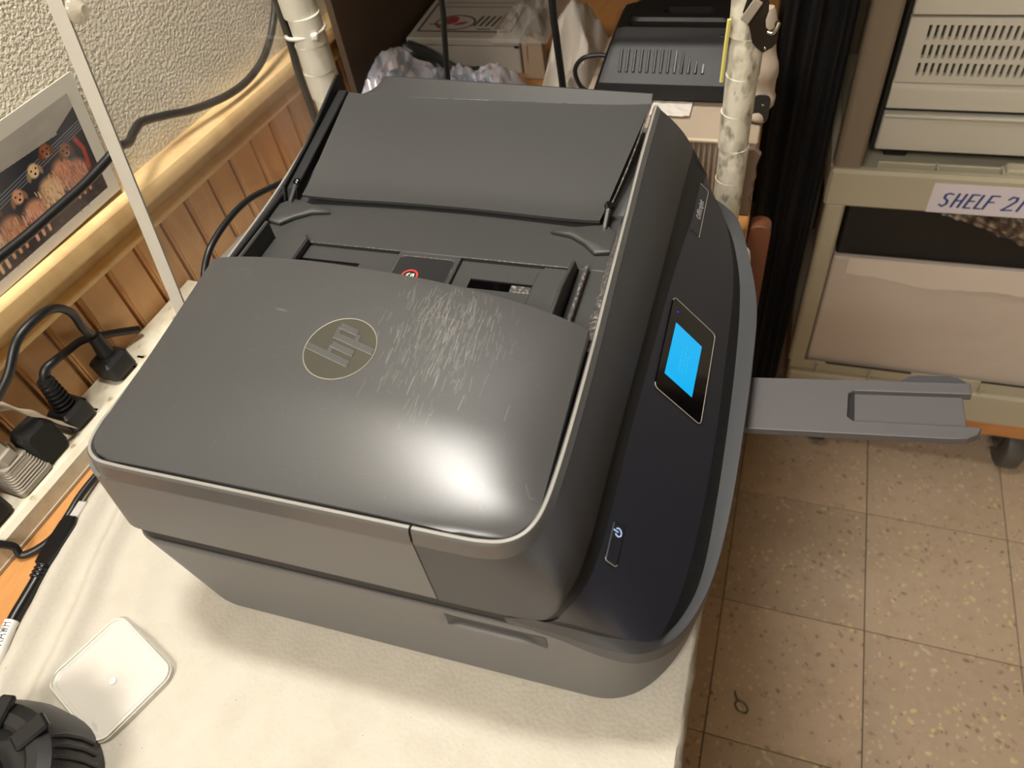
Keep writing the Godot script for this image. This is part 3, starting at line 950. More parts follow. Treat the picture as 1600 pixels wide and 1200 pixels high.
func build_feeder(t: Node3D) -> void:
	var y := 0.1690
	var rec := 0.1668
	# floor of the feeder: plates round two lowered bays, each bay cut by a slot
	var f := MB.new()
	f.span(Vector3(-0.3190, 0.1655, -0.3900), Vector3(-0.0760, y, -0.3352), 0.0006)
	f.span(Vector3(-0.3190, 0.1655, -0.3346), Vector3(-0.2960, y, -0.2600), 0.0006)
	f.span(Vector3(-0.2120, 0.1655, -0.3352), Vector3(-0.1690, y, -0.2600), 0.0006)
	f.span(Vector3(-0.0930, 0.1655, -0.3352), Vector3(-0.0760, y, -0.2600), 0.0006)
	part("feeder_floor", f, M.tray, t)
	for b in [[-0.296, -0.2125, -0.283, -0.2360], [-0.1685, -0.0930, -0.1580, -0.1170]]:
		var m := MB.new()
		m.span(Vector3(b[0], 0.1640, -0.3340), Vector3(b[1], rec, -0.3215 if b[0] < -0.2 else -0.3190))
		m.span(Vector3(b[0], 0.1640, -0.3215 if b[0] < -0.2 else -0.3190), Vector3(b[2], rec, -0.3130 if b[0] < -0.2 else -0.3105))
		m.span(Vector3(b[3], 0.1640, -0.3215 if b[0] < -0.2 else -0.3190), Vector3(b[1], rec, -0.3130 if b[0] < -0.2 else -0.3105))
		m.span(Vector3(b[0], 0.1640, -0.3130 if b[0] < -0.2 else -0.3105), Vector3(b[1], rec, -0.2600))
		part("feeder_bay", m, M.tray, t)
		var z := -0.3172 if b[0] < -0.2 else -0.3148
		part("feeder_slot", MB.new().span(Vector3(b[2], 0.1656, z - 0.0045), Vector3(b[3], 0.1660, z + 0.0045)), M.glass_black, t)
		var s: float = b[2] + 0.001 if b[0] < -0.2 else b[3] - 0.014
		part("slot_roller", MB.new().span(Vector3(s, 0.1655, z - 0.002), Vector3(s + 0.013, 0.1672, z + 0.004), 0.0006), M.worn, t)
		part("bay_edge", MB.new().tube(PackedVector3Array([Vector3(b[0] + (0.012 if b[0] < -0.2 else 0.001), y + 0.0001, -0.3349), Vector3(b[1], y + 0.0001, -0.3349)]), 0.00035, 5), M.worn, t)
	# sliding paper guides
	part("paper_guide", MB.new().prism(PackedVector2Array([Vector2(-0.303, -0.262), Vector2(-0.303, -0.330), Vector2(-0.298, -0.338), Vector2(-0.2815, -0.3385), Vector2(-0.2785, -0.335), Vector2(-0.2785, -0.262)]), Vector3(0, 0.1668, 0), Vector3.RIGHT, Vector3.BACK, Vector3.UP, 0.0062, 0.0012).span(Vector3(-0.3055, 0.1668, -0.333), Vector3(-0.3025, 0.1860, -0.262), 0.0008), M.tray, t)
	part("paper_guide", MB.new().prism(PackedVector2Array([Vector2(-0.1180, -0.262), Vector2(-0.1165, -0.325), Vector2(-0.1130, -0.3315), Vector2(-0.0955, -0.3315), Vector2(-0.0955, -0.262)]), Vector3(0, 0.1668, 0), Vector3.RIGHT, Vector3.BACK, Vector3.UP, 0.0048, 0.0012).prism(PackedVector2Array([Vector2(-0.262, 0.1668), Vector2(-0.262, 0.1865), Vector2(-0.300, 0.1865), Vector2(-0.331, 0.1790), Vector2(-0.336, 0.1690), Vector2(-0.335, 0.1668)]), Vector3(-0.0957, 0, 0), Vector3(0, 0, 1), Vector3.UP, Vector3.RIGHT, 0.0022, 0.0005), M.tray, t)
	part("guide_rail", MB.new().span(Vector3(-0.0885, 0.168, -0.334), Vector3(-0.0862, 0.1745, -0.262), 0.0006), M.worn, t)
	# inner walls of the well
	part("well_wall", MB.new().span(Vector3(-0.3215, 0.164, -0.40), Vector3(-0.3180, 0.1762, -0.262), 0.0008), M.groove, t)
	# instruction sticker
	var si := img(320, 256, Color(0.125, 0.125, 0.13))
	var ringp := []
	for k in 41: ringp.append(Vector2(98 + cos(TAU * k / 40) * 50, 140 + sin(TAU * k / 40) * 46))
	stroke(si, ringp, 6.5, Color(0.86, 0.24, 0.20))
	dab(si, 70, 178, 14, 26, Color(0.78, 0.15, 0.12), 0.9)
	stroke(si, [Vector2(92, 122), Vector2(80, 130), Vector2(80, 146), Vector2(94, 146)], 5.0, Color(0.95, 0.90, 0.86))
	stroke(si, [Vector2(122, 124), Vector2(108, 128), Vector2(110, 178), Vector2(126, 172), Vector2(122, 124)], 5.0, Color(0.95, 0.86, 0.78))
	stroke(si, [Vector2(134, 186), Vector2(165, 190), Vector2(168, 198)], 7.0, Color(0.95, 0.95, 0.93))
	var sm := pic_mat(si, 0.35)
	var st := part("instruction_sticker", MB.new().prism(rrect(-0.2095, -0.3310, -0.1715, -0.2980, 0.004), Vector3(0, y - 0.0003, 0), Vector3.RIGHT, Vector3.BACK, Vector3.UP, 0.0005), flat(Color(0.125, 0.125, 0.13), 0.35), t, 20.0)
	part("sticker_print", MB.new().quad_uv(Vector3(-0.2065, y + 0.0003, -0.3285), Vector3(-0.1745, y + 0.0003, -0.3285), Vector3(-0.1745, y + 0.0003, -0.3000), Vector3(-0.2065, y + 0.0003, -0.3000), Vector3.UP), sm, st)
	var eg := PackedVector3Array()
	for q in rrect(-0.2095, -0.3310, -0.1715, -0.2980, 0.004): eg.append(Vector3(q.x, y + 0.0002, q.y))
	eg.append(eg[0])
	part("sticker_edge", MB.new().tube(eg, 0.0003, 5), M.worn, st)
	# hinged input tray lying back over the far half
	var rows := []
	for k in 13:
		var v := k / 12.0
		var row := PackedVector3Array()
		for i in 25:
			var u := i / 24.0
			var x := lerpf(lerpf(-0.3020, -0.3090, v), lerpf(-0.0880, -0.0745, v), u)
			var z := lerpf(-0.3745 - 0.004 * sin(PI * u) + 0.0015 * u, -0.4820, v)
			var yy := lerpf(0.1730, 0.1925, v) + 0.0022 * pow(absf(u * 2 - 1), 6) + 0.0016 * exp(-v / 0.06)
			row.append(Vector3(x, yy, z))
		rows.append(row)
	var under := []
	for r in rows:
		var q := PackedVector3Array()
		for p in r: q.append(p - Vector3(0, 0.0022, 0))
		under.append(q)
	var tm := MB.new().sheet(rows, Vector3.UP).sheet(under, Vector3.DOWN)
	tm.sheet([rows[0], under[0]], Vector3.BACK).sheet([rows[12], under[12]], Vector3.FORWARD)
	var re := PackedVector3Array(); var ru := PackedVector3Array(); var le := PackedVector3Array(); var lu := PackedVector3Array()
	for k in 13: re.append(rows[k][24]); ru.append(under[k][24]); le.append(rows[k][0]); lu.append(under[k][0])
	tm.sheet([re, ru], Vector3.RIGHT).sheet([le, lu], Vector3.LEFT)
	var tray := part("input_tray", tm, M.tray, t, 40.0)
	var fl := []
	for h in [0.0, 0.35, 0.7, 0.9, 1.0]:
		var row := PackedVector3Array()
		for i in 25:
			var u := i / 24.0
			var e := smoothstep(0.0, 0.10, u) * lerpf(1.0, 0.45, u)
			row.append(Vector3(lerpf(-0.300, -0.0745, u) + 0.006 * h * (1.0 - smoothstep(0, 0.15, u)), 0.1926 + 0.0135 * h * e, -0.4820 - 0.006 * h))
		fl.append(row)
	var fl2 := []
	for r in fl:
		var q := PackedVector3Array()
		for p in r: q.append(p + Vector3(0, -0.0006, -0.0022))
		fl2.append(q)
	part("tray_flange", MB.new().sheet(fl, Vector3(0, 0.3, 1)).sheet(fl2, Vector3(0, 0, -1)).sheet([fl[4], fl2[4]], Vector3.UP), M.tray, tray, 40.0)
	# side wing on the left, worn edge on the right
	part("tray_wing", MB.new().prism(PackedVector2Array([Vector2(-0.372, 0.170), Vector2(-0.378, 0.181), Vector2(-0.420, 0.188), Vector2(-0.486, 0.207), Vector2(-0.492, 0.203), Vector2(-0.490, 0.186)]), Vector3(-0.3190, 0, 0), Vector3(0, 0, 1), Vector3.UP, Vector3.RIGHT, 0.0025, 0.0006), M.groove, tray)
	part("tray_wing", MB.new().prism(PackedVector2Array([Vector2(-0.374, 0.169), Vector2(-0.379, 0.178), Vector2(-0.480, 0.197), Vector2(-0.486, 0.190)]), Vector3(-0.3165, 0, 0), Vector3(0, 0, 1), Vector3.UP, Vector3.RIGHT, 0.0078, 0.0006), M.groove, tray)
	part("tray_edge", MB.new().tube(smooth([Vector3(-0.0862, 0.1745, -0.381), Vector3(-0.0822, 0.1790, -0.401), Vector3(-0.0775, 0.1868, -0.440), Vector3(-0.0745, 0.1938, -0.481)], 6), 0.0006, 6), M.worn, tray)
	# hinge brackets with shiny pins, curved tabs in front of them
	for s in [[-0.3105, -1.0], [-0.0845, 1.0]]:
		var hx: float = s[0]
		part("hinge_pin", MB.new().lathe([Vector2(0, -0.0018), Vector2(0.0022, -0.0018), Vector2(0.0030, -0.0008), Vector2(0.0030, 0.0008), Vector2(0.0022, 0.0018), Vector2(0, 0.0018)], Vector3(hx, 0.1795, -0.3850), Vector3(0.5 * s[1], 0.8, 0.33).normalized(), 16), M.pin, t)
		part("hinge_bracket", MB.new().prism(PackedVector2Array([Vector2(-0.366, 0.168), Vector2(-0.370, 0.1745), Vector2(-0.384, 0.1805), Vector2(-0.388, 0.1785), Vector2(-0.386, 0.168)]), Vector3(hx - 0.0014, 0, 0), Vector3(0, 0, 1), Vector3.UP, Vector3.RIGHT, 0.0028, 0.0006), M.tray, t)
		var d: float = s[1]
		var q := PackedVector2Array()
		for c in [Vector2(0.000, -0.3760), Vector2(-0.022, -0.3700), Vector2(-0.034, -0.3650), Vector2(-0.020, -0.3625), Vector2(-0.010, -0.3560), Vector2(-0.002, -0.3480), Vector2(0.008, -0.3500), Vector2(0.009, -0.3680)]:
			q.append(Vector2(hx + c.x * d, c.y))
		part("curved_tab", MB.new().prism(q, Vector3(0, 0.1685, 0), Vector3.RIGHT, Vector3.BACK, Vector3.UP, 0.0042, 0.0012), M.tray, t, 50.0)
	# right-hand channel between the well and the bezel
	part("well_channel", MB.new().sheet([PackedVector3Array([Vector3(-0.0765, 0.172, -0.262), Vector3(-0.0765, 0.172, -0.345), Vector3(-0.0765, 0.171, -0.372)]), PackedVector3Array([Vector3(-0.0745, 0.1755, -0.262), Vector3(-0.0740, 0.1760, -0.345), Vector3(-0.0738, 0.1772, -0.372)]), PackedVector3Array([Vector3(-0.0700, 0.1773, -0.262), Vector3(-0.0710, 0.1788, -0.345), Vector3(-0.0712, 0.1800, -0.372)])], Vector3(-1, 1, 0)), M.worn, t)

func TR(x: float, z: float, off := 0.0) -> Vector3:
	return Vector3(x, 0.0598 + 0.1450 * (x - 0.017) + off, z - 0.018 * (x - 0.017))

func build_exit_tray(t: Node3D) -> void:
	var u := Vector3(1, 0.1450, -0.018)
	var o := Vector3(0, 0.0598 - 0.1450 * 0.017, 0.018 * 0.017)
	var n := Vector3(-0.1435, 0.9896, 0).normalized()
	var z0 := -0.3632; var z1 := -0.3178
	var poly := PackedVector2Array([Vector2(-0.030, z0), Vector2(0.1500, z0), Vector2(0.1500, z0 + 0.0092), Vector2(0.0835, z0 + 0.0092), Vector2(0.0800, z0 + 0.0118), Vector2(0.0795, z1 - 0.0140), Vector2(0.0830, z1 - 0.0105), Vector2(0.1445, z1 - 0.0100), Vector2(0.1500, z1 - 0.0098), Vector2(0.1530, z1 - 0.0092), Vector2(0.1510, z1 - 0.0045), Vector2(0.1450, z1 - 0.0008), Vector2(0.1380, z1), Vector2(-0.030, z1)])
	var tr := part("output_tray", MB.new().prism(poly, o - n * 0.0062, u, Vector3.BACK, n, 0.0062, 0.0005), M.exit_tray, t, 20.0, "grey-black paper tray pulled out of the printer's front")
	part("tray_extension", MB.new().prism(PackedVector2Array([Vector2(0.074, z0 + 0.006), Vector2(0.1455, z0 + 0.006), Vector2(0.1462, z1 - 0.006), Vector2(0.074, z1 - 0.006)]), o - n * 0.0066, u, Vector3.BACK, n, 0.0026, 0.0004), M.exit_tray, tr)
	part("recess_wall", MB.new().prism(PackedVector2Array([Vector2(0.0797, z0 + 0.0115), Vector2(0.0838, z0 + 0.0098), Vector2(0.0838, z1 - 0.0112), Vector2(0.0797, z1 - 0.0135)]), o - n * 0.0039, u, Vector3.BACK, n, 0.0006), M.groove, tr)
	part("tray_stop", MB.new().prism(PackedVector2Array([Vector2(0.1100, z0 + 0.002), Vector2(0.1120, z0 - 0.0030), Vector2(0.1160, z0 - 0.0066), Vector2(0.1220, z0 - 0.0078), Vector2(0.1380, z0 - 0.0078), Vector2(0.1440, z0 - 0.0066), Vector2(0.1480, z0 - 0.0030), Vector2(0.1490, z0 + 0.002)]), o - n * 0.0048, u, Vector3.BACK, n, 0.0026, 0.0005), M.lip, tr)
	part("tray_pin", MB.new().lathe([Vector2(0, 0), Vector2(0.0010, 0), Vector2(0.0008, 0.0008), Vector2(0, 0.0009)], TR(0.0815, z1 - 0.0135, -0.0030), Vector3.UP, 10), M.chrome, tr)
	# dark mouth the tray slides out of
	part("output_slot", MB.new().span(Vector3(0.0085, 0.0500, -0.40), Vector3(0.0105, 0.0625, -0.26), 0.001), M.glass_black, t)

# ------------------------------------------------------------------ along the wall
func build_wall_side() -> void:
	# print of puppies standing on the cap rail
	var rng := RandomNumberGenerator.new()
	rng.seed = 31
	var im := img(1000, 388, Color(0.78, 0.76, 0.71))
	for y in range(44, 354):
		for x in range(0, 955):
			im.set_pixel(x, y, Color(0.60, 0.585, 0.55).lerp(Color(0.50, 0.48, 0.44), (y - 44) / 310.0))
	for n in 60: dab(im, rng.randf() * 950, rng.randf_range(50, 120), rng.randf_range(20, 70), rng.randf_range(8, 24), Color(0.66, 0.64, 0.60), 0.25, 0.0, 0.9)
	var dark := Color(0.13, 0.14, 0.17)
	for x in range(0, 955):
		var top := 112.0
		if x > 860: top = lerpf(118, 86, (x - 860) / 95.0)
		elif x > 620: top = lerpf(112, 124, (x - 620) / 240.0)
		for y in range(int(top), 354): im.set_pixel(x, y, dark.lerp(Color(0.24, 0.22, 0.22), clampf((y - top) / 200.0, 0, 1)))
	for k in 4: stroke(im, [Vector2(560, 190 + k * 9 - 24), Vector2(955, 128 + k * 8)], 1.6, Color(0.50, 0.53, 0.58), 0.4)
	for n in 140: dab(im, rng.randf_range(300, 950), rng.randf_range(270, 350), rng.randf_range(6, 30), rng.randf_range(4, 12), Color(0.36, 0.31, 0.30) if rng.randf() < 0.6 else Color(0.20, 0.17, 0.17), 0.4, rng.randf(), 0.8)
	stroke(im, [Vector2(912, 165), Vector2(928, 205), Vector2(922, 262)], 10.0, Color(0.62, 0.25, 0.22), 0.8, 0.6)
	stroke(im, [Vector2(875, 150), Vector2(885, 250)], 14.0, Color(0.24, 0.24, 0.27), 0.9, 0.5)
	for q in [[803, 212, 0.80, 0.50, 0.36], [735, 232, 0.86, 0.68, 0.50], [655, 256, 0.80, 0.56, 0.44], [850, 240, 0.72, 0.46, 0.36], [560, 250, 0.74, 0.5, 0.36], [480, 262, 0.82, 0.64, 0.46]]:
		var c := Color(q[2], q[3], q[4])
		dab(im, q[0] + 22, q[1] + 10, 52, 46, c, 0.95, 0.4, 0.4)
		for n in 60:
			var sx: float = q[0] + rng.randf_range(-34, 60)
			var sy: float = q[1] + rng.randf_range(-18, 40)
			stroke(im, [Vector2(sx, sy), Vector2(sx + rng.randf_range(-5, 5), sy + rng.randf_range(8, 26))], 3.0, c.lightened(rng.randf_range(0.0, 0.25)) if rng.randf() < 0.6 else c.darkened(rng.randf_range(0.1, 0.35)), 0.6, 0.7)
		for l in 3: stroke(im, [Vector2(q[0] + l * 26 - 12, q[1] + 40), Vector2(q[0] + l * 26 - 10, q[1] + 78)], 7.0, c.lightened(0.12), 0.9, 0.5)
	for q in [[795, 140, 0.52, 0.28, 0.18], [730, 165, 0.84, 0.70, 0.52], [645, 196, 0.80, 0.56, 0.42], [862, 175, 0.5, 0.32, 0.25], [545, 190, 0.55, 0.32, 0.22]]:
		var c := Color(q[2], q[3], q[4])
		dab(im, q[0], q[1], 25, 24, c, 1.0, 0.0, 0.3)
		dab(im, q[0] - 24, q[1] + 8, 9, 18, c.darkened(0.3), 0.9, 0.2, 0.4)
		dab(im, q[0] + 24, q[1] + 8, 9, 18, c.darkened(0.3), 0.9, -0.2, 0.4)
		dab(im, q[0] + 2, q[1] + 12, 12, 10, c.lightened(0.25), 0.9, 0.0, 0.5)
		dab(im, q[0] + 2, q[1] + 10, 5, 4, Color(0.08, 0.06, 0.06), 1.0)
		dab(im, q[0] - 8, q[1] - 3, 3.4, 3.4, Color(0.06, 0.05, 0.05), 1.0)
		dab(im, q[0] + 11, q[1] - 3, 3.4, 3.4, Color(0.06, 0.05, 0.05), 1.0)
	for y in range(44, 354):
		for x in range(300, 955): im.set_pixel(x, y, im.get_pixel(x, y).lerp(Color(0.70, 0.66, 0.61), 0.16 + 0.10 * sin(x * 0.021 + y * 0.013)))  # pale haze mixed in, standing for reflections off the laminate
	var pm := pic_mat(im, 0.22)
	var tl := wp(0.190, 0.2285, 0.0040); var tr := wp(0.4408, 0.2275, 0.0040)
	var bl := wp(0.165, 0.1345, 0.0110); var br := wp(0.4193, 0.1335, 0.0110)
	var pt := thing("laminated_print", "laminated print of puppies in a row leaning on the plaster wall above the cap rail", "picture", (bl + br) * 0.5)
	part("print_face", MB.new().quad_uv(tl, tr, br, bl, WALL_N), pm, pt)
	var bk := WALL_N * -0.0014
	var lam := MB.new().sheet([PackedVector3Array([tl + bk, tr + bk]), PackedVector3Array([bl + bk, br + bk])], -WALL_N)
	lam.sheet([PackedVector3Array([tl, tr, br, bl, tl]), PackedVector3Array([tl + bk, tr + bk, br + bk, bl + bk, tl + bk])], Vector3.UP)
	part("laminate", lam, flat(Color(0.82, 0.80, 0.75), 0.25), pt)

	# thick black cable along the wall and over the print
	var cp := []
	for q in [[0.735, 0.26, 0.010], [0.715, 0.205, 0.010], [0.6973, 0.1729, 0.010], [0.6852, 0.1587, 0.010], [0.6673, 0.147, 0.012], [0.6396, 0.1375, 0.016], [0.6038, 0.1335, 0.018], [0.5684, 0.1365, 0.017], [0.5308, 0.1445, 0.012], [0.5009, 0.1557, 0.010], [0.4725, 0.166, 0.012], [0.4558, 0.1675, 0.018], [0.4392, 0.168, 0.026], [0.4232, 0.174, 0.032], [0.4056, 0.1717, 0.032], [0.3769, 0.1689, 0.032], [0.3407, 0.1682, 0.032], [0.3137, 0.1679, 0.032], [0.2891, 0.1688, 0.032], [0.2655, 0.1692, 0.032], [0.20, 0.168, 0.03], [0.12, 0.160, 0.03]]:
		cp.append(wp(q[0], q[1], q[2]))
	single("wall_cable", MB.new().tube(smooth(cp, 6), 0.0037, 12), M.cable, "thick black cable curving down the plaster wall and across the puppy print", "cable", cp[8], "", 60.0)

	# clear acrylic sheet standing on the bench, its thick milky edge towards the camera
	var clear := flat(Color(0.90, 0.90, 0.88, 0.03), 0.05)
	clear.transparency = BaseMaterial3D.TRANSPARENCY_ALPHA
	clear.cull_mode = BaseMaterial3D.CULL_DISABLED
	var haze := flat(Color(0.86, 0.83, 0.78, 0.07), 0.08)
	haze.transparency = BaseMaterial3D.TRANSPARENCY_ALPHA
	haze.cull_mode = BaseMaterial3D.CULL_DISABLED
	var A := Vector3(-0.4200, 0.0030, -0.3035); var B := Vector3(-0.4200, 0.46, -0.3910)
	var w := Vector3(0.012, 0, 0)
	var dep := Vector3(0.014, 0, -0.235)
	var at := thing("acrylic_sheet", "thick clear acrylic sheet standing on edge between the printer and the wall", "panel", A + w * 0.5 + dep * 0.5)
	part("clear_face", MB.new().sheet([PackedVector3Array([A + w, A + w + dep]), PackedVector3Array([B + w, B + w + dep])], Vector3.RIGHT), haze, at)
	part("clear_face", MB.new().sheet([PackedVector3Array([A, A + dep]), PackedVector3Array([B, B + dep])], Vector3.LEFT), clear, at)
	var milky := flat(Color(0.70, 0.685, 0.645), 0.35)
	part("sheet_edge", MB.new().loft([PackedVector3Array([A, A + w, A + w + dep * 0.006, A + dep * 0.006]), PackedVector3Array([B, B + w, B + w + dep * 0.006, B + dep * 0.006])]), milky, at, 20.0, "milky white cut edge")
	var bump_m := flat(Color(0.84, 0.80, 0.72, 0.45), 0.08)
	bump_m.transparency = BaseMaterial3D.TRANSPARENCY_ALPHA
	part("bumper", MB.new().lathe([Vector2(0, 0.0075), Vector2(0.003, 0.0075), Vector2(0.0042, 0.0060), Vector2(0.0068, 0.0035), Vector2(0.0080, 0.0015), Vector2(0.0080, 0.0002), Vector2(0, 0.0002)], Vector3(-0.4080, 0.306, -0.3690), Vector3.RIGHT, 20), bump_m, at)

	# the printer's own power cord, up over the gap behind it
	var pc := [Vector3(-0.335, 0.050, -0.520), Vector3(-0.375, 0.085, -0.515), Vector3(-0.3965, 0.100, -0.500), Vector3(-0.399, 0.1129, -0.4657), Vector3(-0.400, 0.1258, -0.4245), Vector3(-0.400, 0.1274, -0.3842), Vector3(-0.400, 0.1189, -0.3549), Vector3(-0.402, 0.090, -0.333), Vector3(-0.415, 0.040, -0.320), Vector3(-0.440, 0.008, -0.325), Vector3(-0.462, 0.004, -0.345)]
	single("printer_cable", MB.new().tube(smooth(pc, 7), 0.0027, 10), M.cable, "thin dark cord arching up behind the printer in front of the planks", "cord", pc[4], "", 60.0)

func build_power() -> void:
	# white power strip along the foot of the wall
	var t := thing("power_strip", "dusty white power strip lying along the foot of the planked wall", "power strip", wp(0.22, 0.0, 0.032))
	var poly := PackedVector2Array([Vector2(0.0105, 0.0), Vector2(0.0525, 0.0), Vector2(0.0535, 0.002), Vector2(0.0535, 0.0165), Vector2(0.0500, 0.0205), Vector2(0.0140, 0.0205), Vector2(0.0105, 0.0175)])
	var dust := textured(flat(Color(0.86, 0.84, 0.78), 0.5), grain(0.08, 3.0, 3, true, 55), 20.0, 0.2)
	dust.albedo_texture = ramp_noise([Color(0.74, 0.70, 0.60), Color(0.95, 0.93, 0.89), Color(1, 1, 0.97)], [0.10, 0.24, 0.9], 0.012, 5, 56, 256)
	part("strip_body", MB.new().prism(poly, WALL_O + WALL_D * 0.03 + Vector3(0, 0.0006, 0), WALL_N, Vector3.UP, WALL_D, 0.40, 0.0012), dust, t)
	part("strip_base", MB.new().prism(PackedVector2Array([Vector2(0.0100, 0.0), Vector2(0.0550, 0.0), Vector2(0.0550, 0.0028), Vector2(0.0100, 0.0028)]), WALL_O + WALL_D * 0.028 + Vector3(0, 0.0004, 0), WALL_N, Vector3.UP, WALL_D, 0.404, 0.0006), flat(Color(0.66, 0.60, 0.52), 0.5), t)
	for k in 5:
		var m := MB.new()
		var al := 0.075 + k * 0.062
		for q in [[-0.006, 0.004, 0.0022, 0.007], [0.006, 0.004, 0.0022, 0.007], [0.0, -0.007, 0.005, 0.005]]:
			m.box(wp(al + q[0], 0.0212, 0.032 + q[1]), Vector3(q[3], 0.0006, q[2]))
		part("socket_hole", m, M.glass_black, t)
	# plug with a cord that loops high above the strip
	var p1 := wp(0.3090, 0.0212, 0.029)
	var a := thing("power_plug", "black power plug whose cord loops up over the cap rail", "plug", p1, "black plugs in the power strip")
	part("plug_body", MB.new().prism(rrect(-0.013, -0.012, 0.013, 0.012, 0.004), p1 + Vector3(0, 0.0006, 0), WALL_D, WALL_N, Vector3(0, 0.97, 0.05).normalized(), 0.022, 0.003), M.black, a)
	var bo := [p1 + Vector3(0, 0.018, 0), p1 + Vector3(-0.001, 0.030, -0.001), p1 + Vector3(-0.002, 0.043, -0.002)]
	part("strain_boot", MB.new().tube(smooth(bo, 5), [0.0075, 0.0074, 0.0073, 0.0071, 0.0068, 0.0066, 0.0063, 0.0061, 0.0059, 0.0057, 0.0056], 12), M.black, a)
	var cz := [bo[2], Vector3(-0.5070, 0.0790, -0.3025), Vector3(-0.5020, 0.1000, -0.3000), Vector3(-0.4960, 0.1180, -0.288), Vector3(-0.4920, 0.1260, -0.271), Vector3(-0.4930, 0.1245, -0.2480), Vector3(-0.4960, 0.1085, -0.2270), Vector3(-0.5060, 0.094, -0.208), Vector3(-0.5160, 0.078, -0.188), Vector3(-0.526, 0.055, -0.165), Vector3(-0.532, 0.032, -0.13), Vector3(-0.535, 0.026, -0.08)]
	part("cord", MB.new().tube(smooth(cz, 7), 0.0034, 10), M.cable, a, 60.0)
	# plug with a ribbed strain relief
	var p2 := wp(0.2530, 0.0212, 0.031)
	a = thing("power_plug", "black plug with a ribbed strain relief bending towards the planks", "plug", p2, "black plugs in the power strip")
	part("plug_body", MB.new().prism(rrect(-0.013, -0.012, 0.013, 0.012, 0.004), p2 + Vector3(0, 0.0006, 0), WALL_D, WALL_N, Vector3.UP, 0.020, 0.003), M.black, a)
	var ribs := MB.new()
	for k in 7:
		var c := p2 + Vector3(-0.0002 * k, 0.0215 + k * 0.0040, -0.0004 * k)
		ribs.lathe([Vector2(0, 0), Vector2(0.0085 - k * 0.00035, 0), Vector2(0.0090 - k * 0.00035, 0.0008), Vector2(0.0085 - k * 0.00035, 0.0022), Vector2(0.0062, 0.0026), Vector2(0.0062, 0.0040), Vector2(0, 0.0040)], c, Vector3(-0.12, 0.98, -0.05).normalized(), 16)
	part("strain_relief", ribs, M.cable, a)
	cz = [p2 + Vector3(-0.003, 0.046, -0.003), p2 + Vector3(-0.002, 0.054, -0.009), p2 + Vector3(0.0, 0.0545, -0.020), p2 + Vector3(-0.008, 0.046, -0.036), p2 + Vector3(-0.012, 0.038, -0.056), p2 + Vector3(-0.010, 0.022, -0.080), p2 + Vector3(-0.004, 0.008, -0.10)]
	part("cord", MB.new().tube(smooth(cz, 7), [0.0044, 0.0044, 0.0043, 0.0043, 0.0042, 0.0042, 0.0041, 0.0040, 0.0039, 0.0038, 0.0037, 0.0036, 0.0035, 0.0034, 0.0034, 0.0034, 0.0034, 0.0034, 0.0034, 0.0034, 0.0034, 0.0034, 0.0034, 0.0034, 0.0034, 0.0034, 0.0034, 0.0034, 0.0034, 0.0034, 0.0034, 0.0034, 0.0034, 0.0034, 0.0034, 0.0034, 0.0034, 0.0034, 0.0034, 0.0034, 0.0034, 0.0034, 0.0034], 10), M.cable, a, 60.0)
	# flat black adapter with a paper tag wrapped round its lead
	var p3 := wp(0.2190, 0.0212, 0.034)
	a = thing("power_adapter", "flat matt black adapter plugged in beside the grey ridged plug", "adapter", p3)
	part("adapter_body", MB.new().prism(PackedVector2Array([Vector2(-0.0120, 0.0006), Vector2(0.0110, 0.0006), Vector2(0.0140, 0.006), Vector2(0.0140, 0.029), Vector2(0.0095, 0.0360), Vector2(-0.0085, 0.0370), Vector2(-0.0130, 0.0315), Vector2(-0.0135, 0.007)]), p3 - WALL_N * 0.010, WALL_D, Vector3.UP, WALL_N, 0.020, 0.003), flat(Color(0.055, 0.055, 0.055), 0.75), a)
	var tg := [Vector3(-0.508, 0.100, -0.1990), Vector3(-0.508, 0.0915, -0.2080), Vector3(-0.507, 0.0840, -0.2155), Vector3(-0.506, 0.0690, -0.2210), Vector3(-0.505, 0.0580, -0.2280), Vector3(-0.503, 0.0470, -0.2310), Vector3(-0.501, 0.0300, -0.2390)]
	var sm := smooth(tg, 5)
	var up := PackedVector3Array(); var dn := PackedVector3Array(); var ub := PackedVector3Array(); var db := PackedVector3Array()
	for i in sm.size():
		var h := 0.0075 * (1.0 - 0.45 * i / sm.size())
		up.append(sm[i] + Vector3(-0.003, h, 0)); dn.append(sm[i] + Vector3(0.003, -h * 0.6, 0))
		ub.append(up[i] - WALL_N * 0.0004); db.append(dn[i] - WALL_N * 0.0004)
	single("paper_tag", MB.new().sheet([up, dn, db, ub, up], Vector3.RIGHT), flat(Color(0.80, 0.74, 0.67), 0.8), "curled off-white paper tag sticking up behind the flat black adapter", "tag", sm[20], "", 50.0)
	# grey plug with fine ridges
	var p4 := wp(0.1935, 0.0212, 0.031)
	a = thing("grey_plug", "pale grey plug with fine stepped ridges in the power strip", "plug", p4)
	var grey := flat(Color(0.60, 0.57, 0.52), 0.5)
	var pg := MB.new()
	pg.prism(rrect(-0.0160, -0.0150, 0.0160, 0.0150, 0.004), p4 + Vector3(0, 0.0006, 0), WALL_D, WALL_N, Vector3.UP, 0.006, 0.001)
	part("plug_base", pg, grey, a)
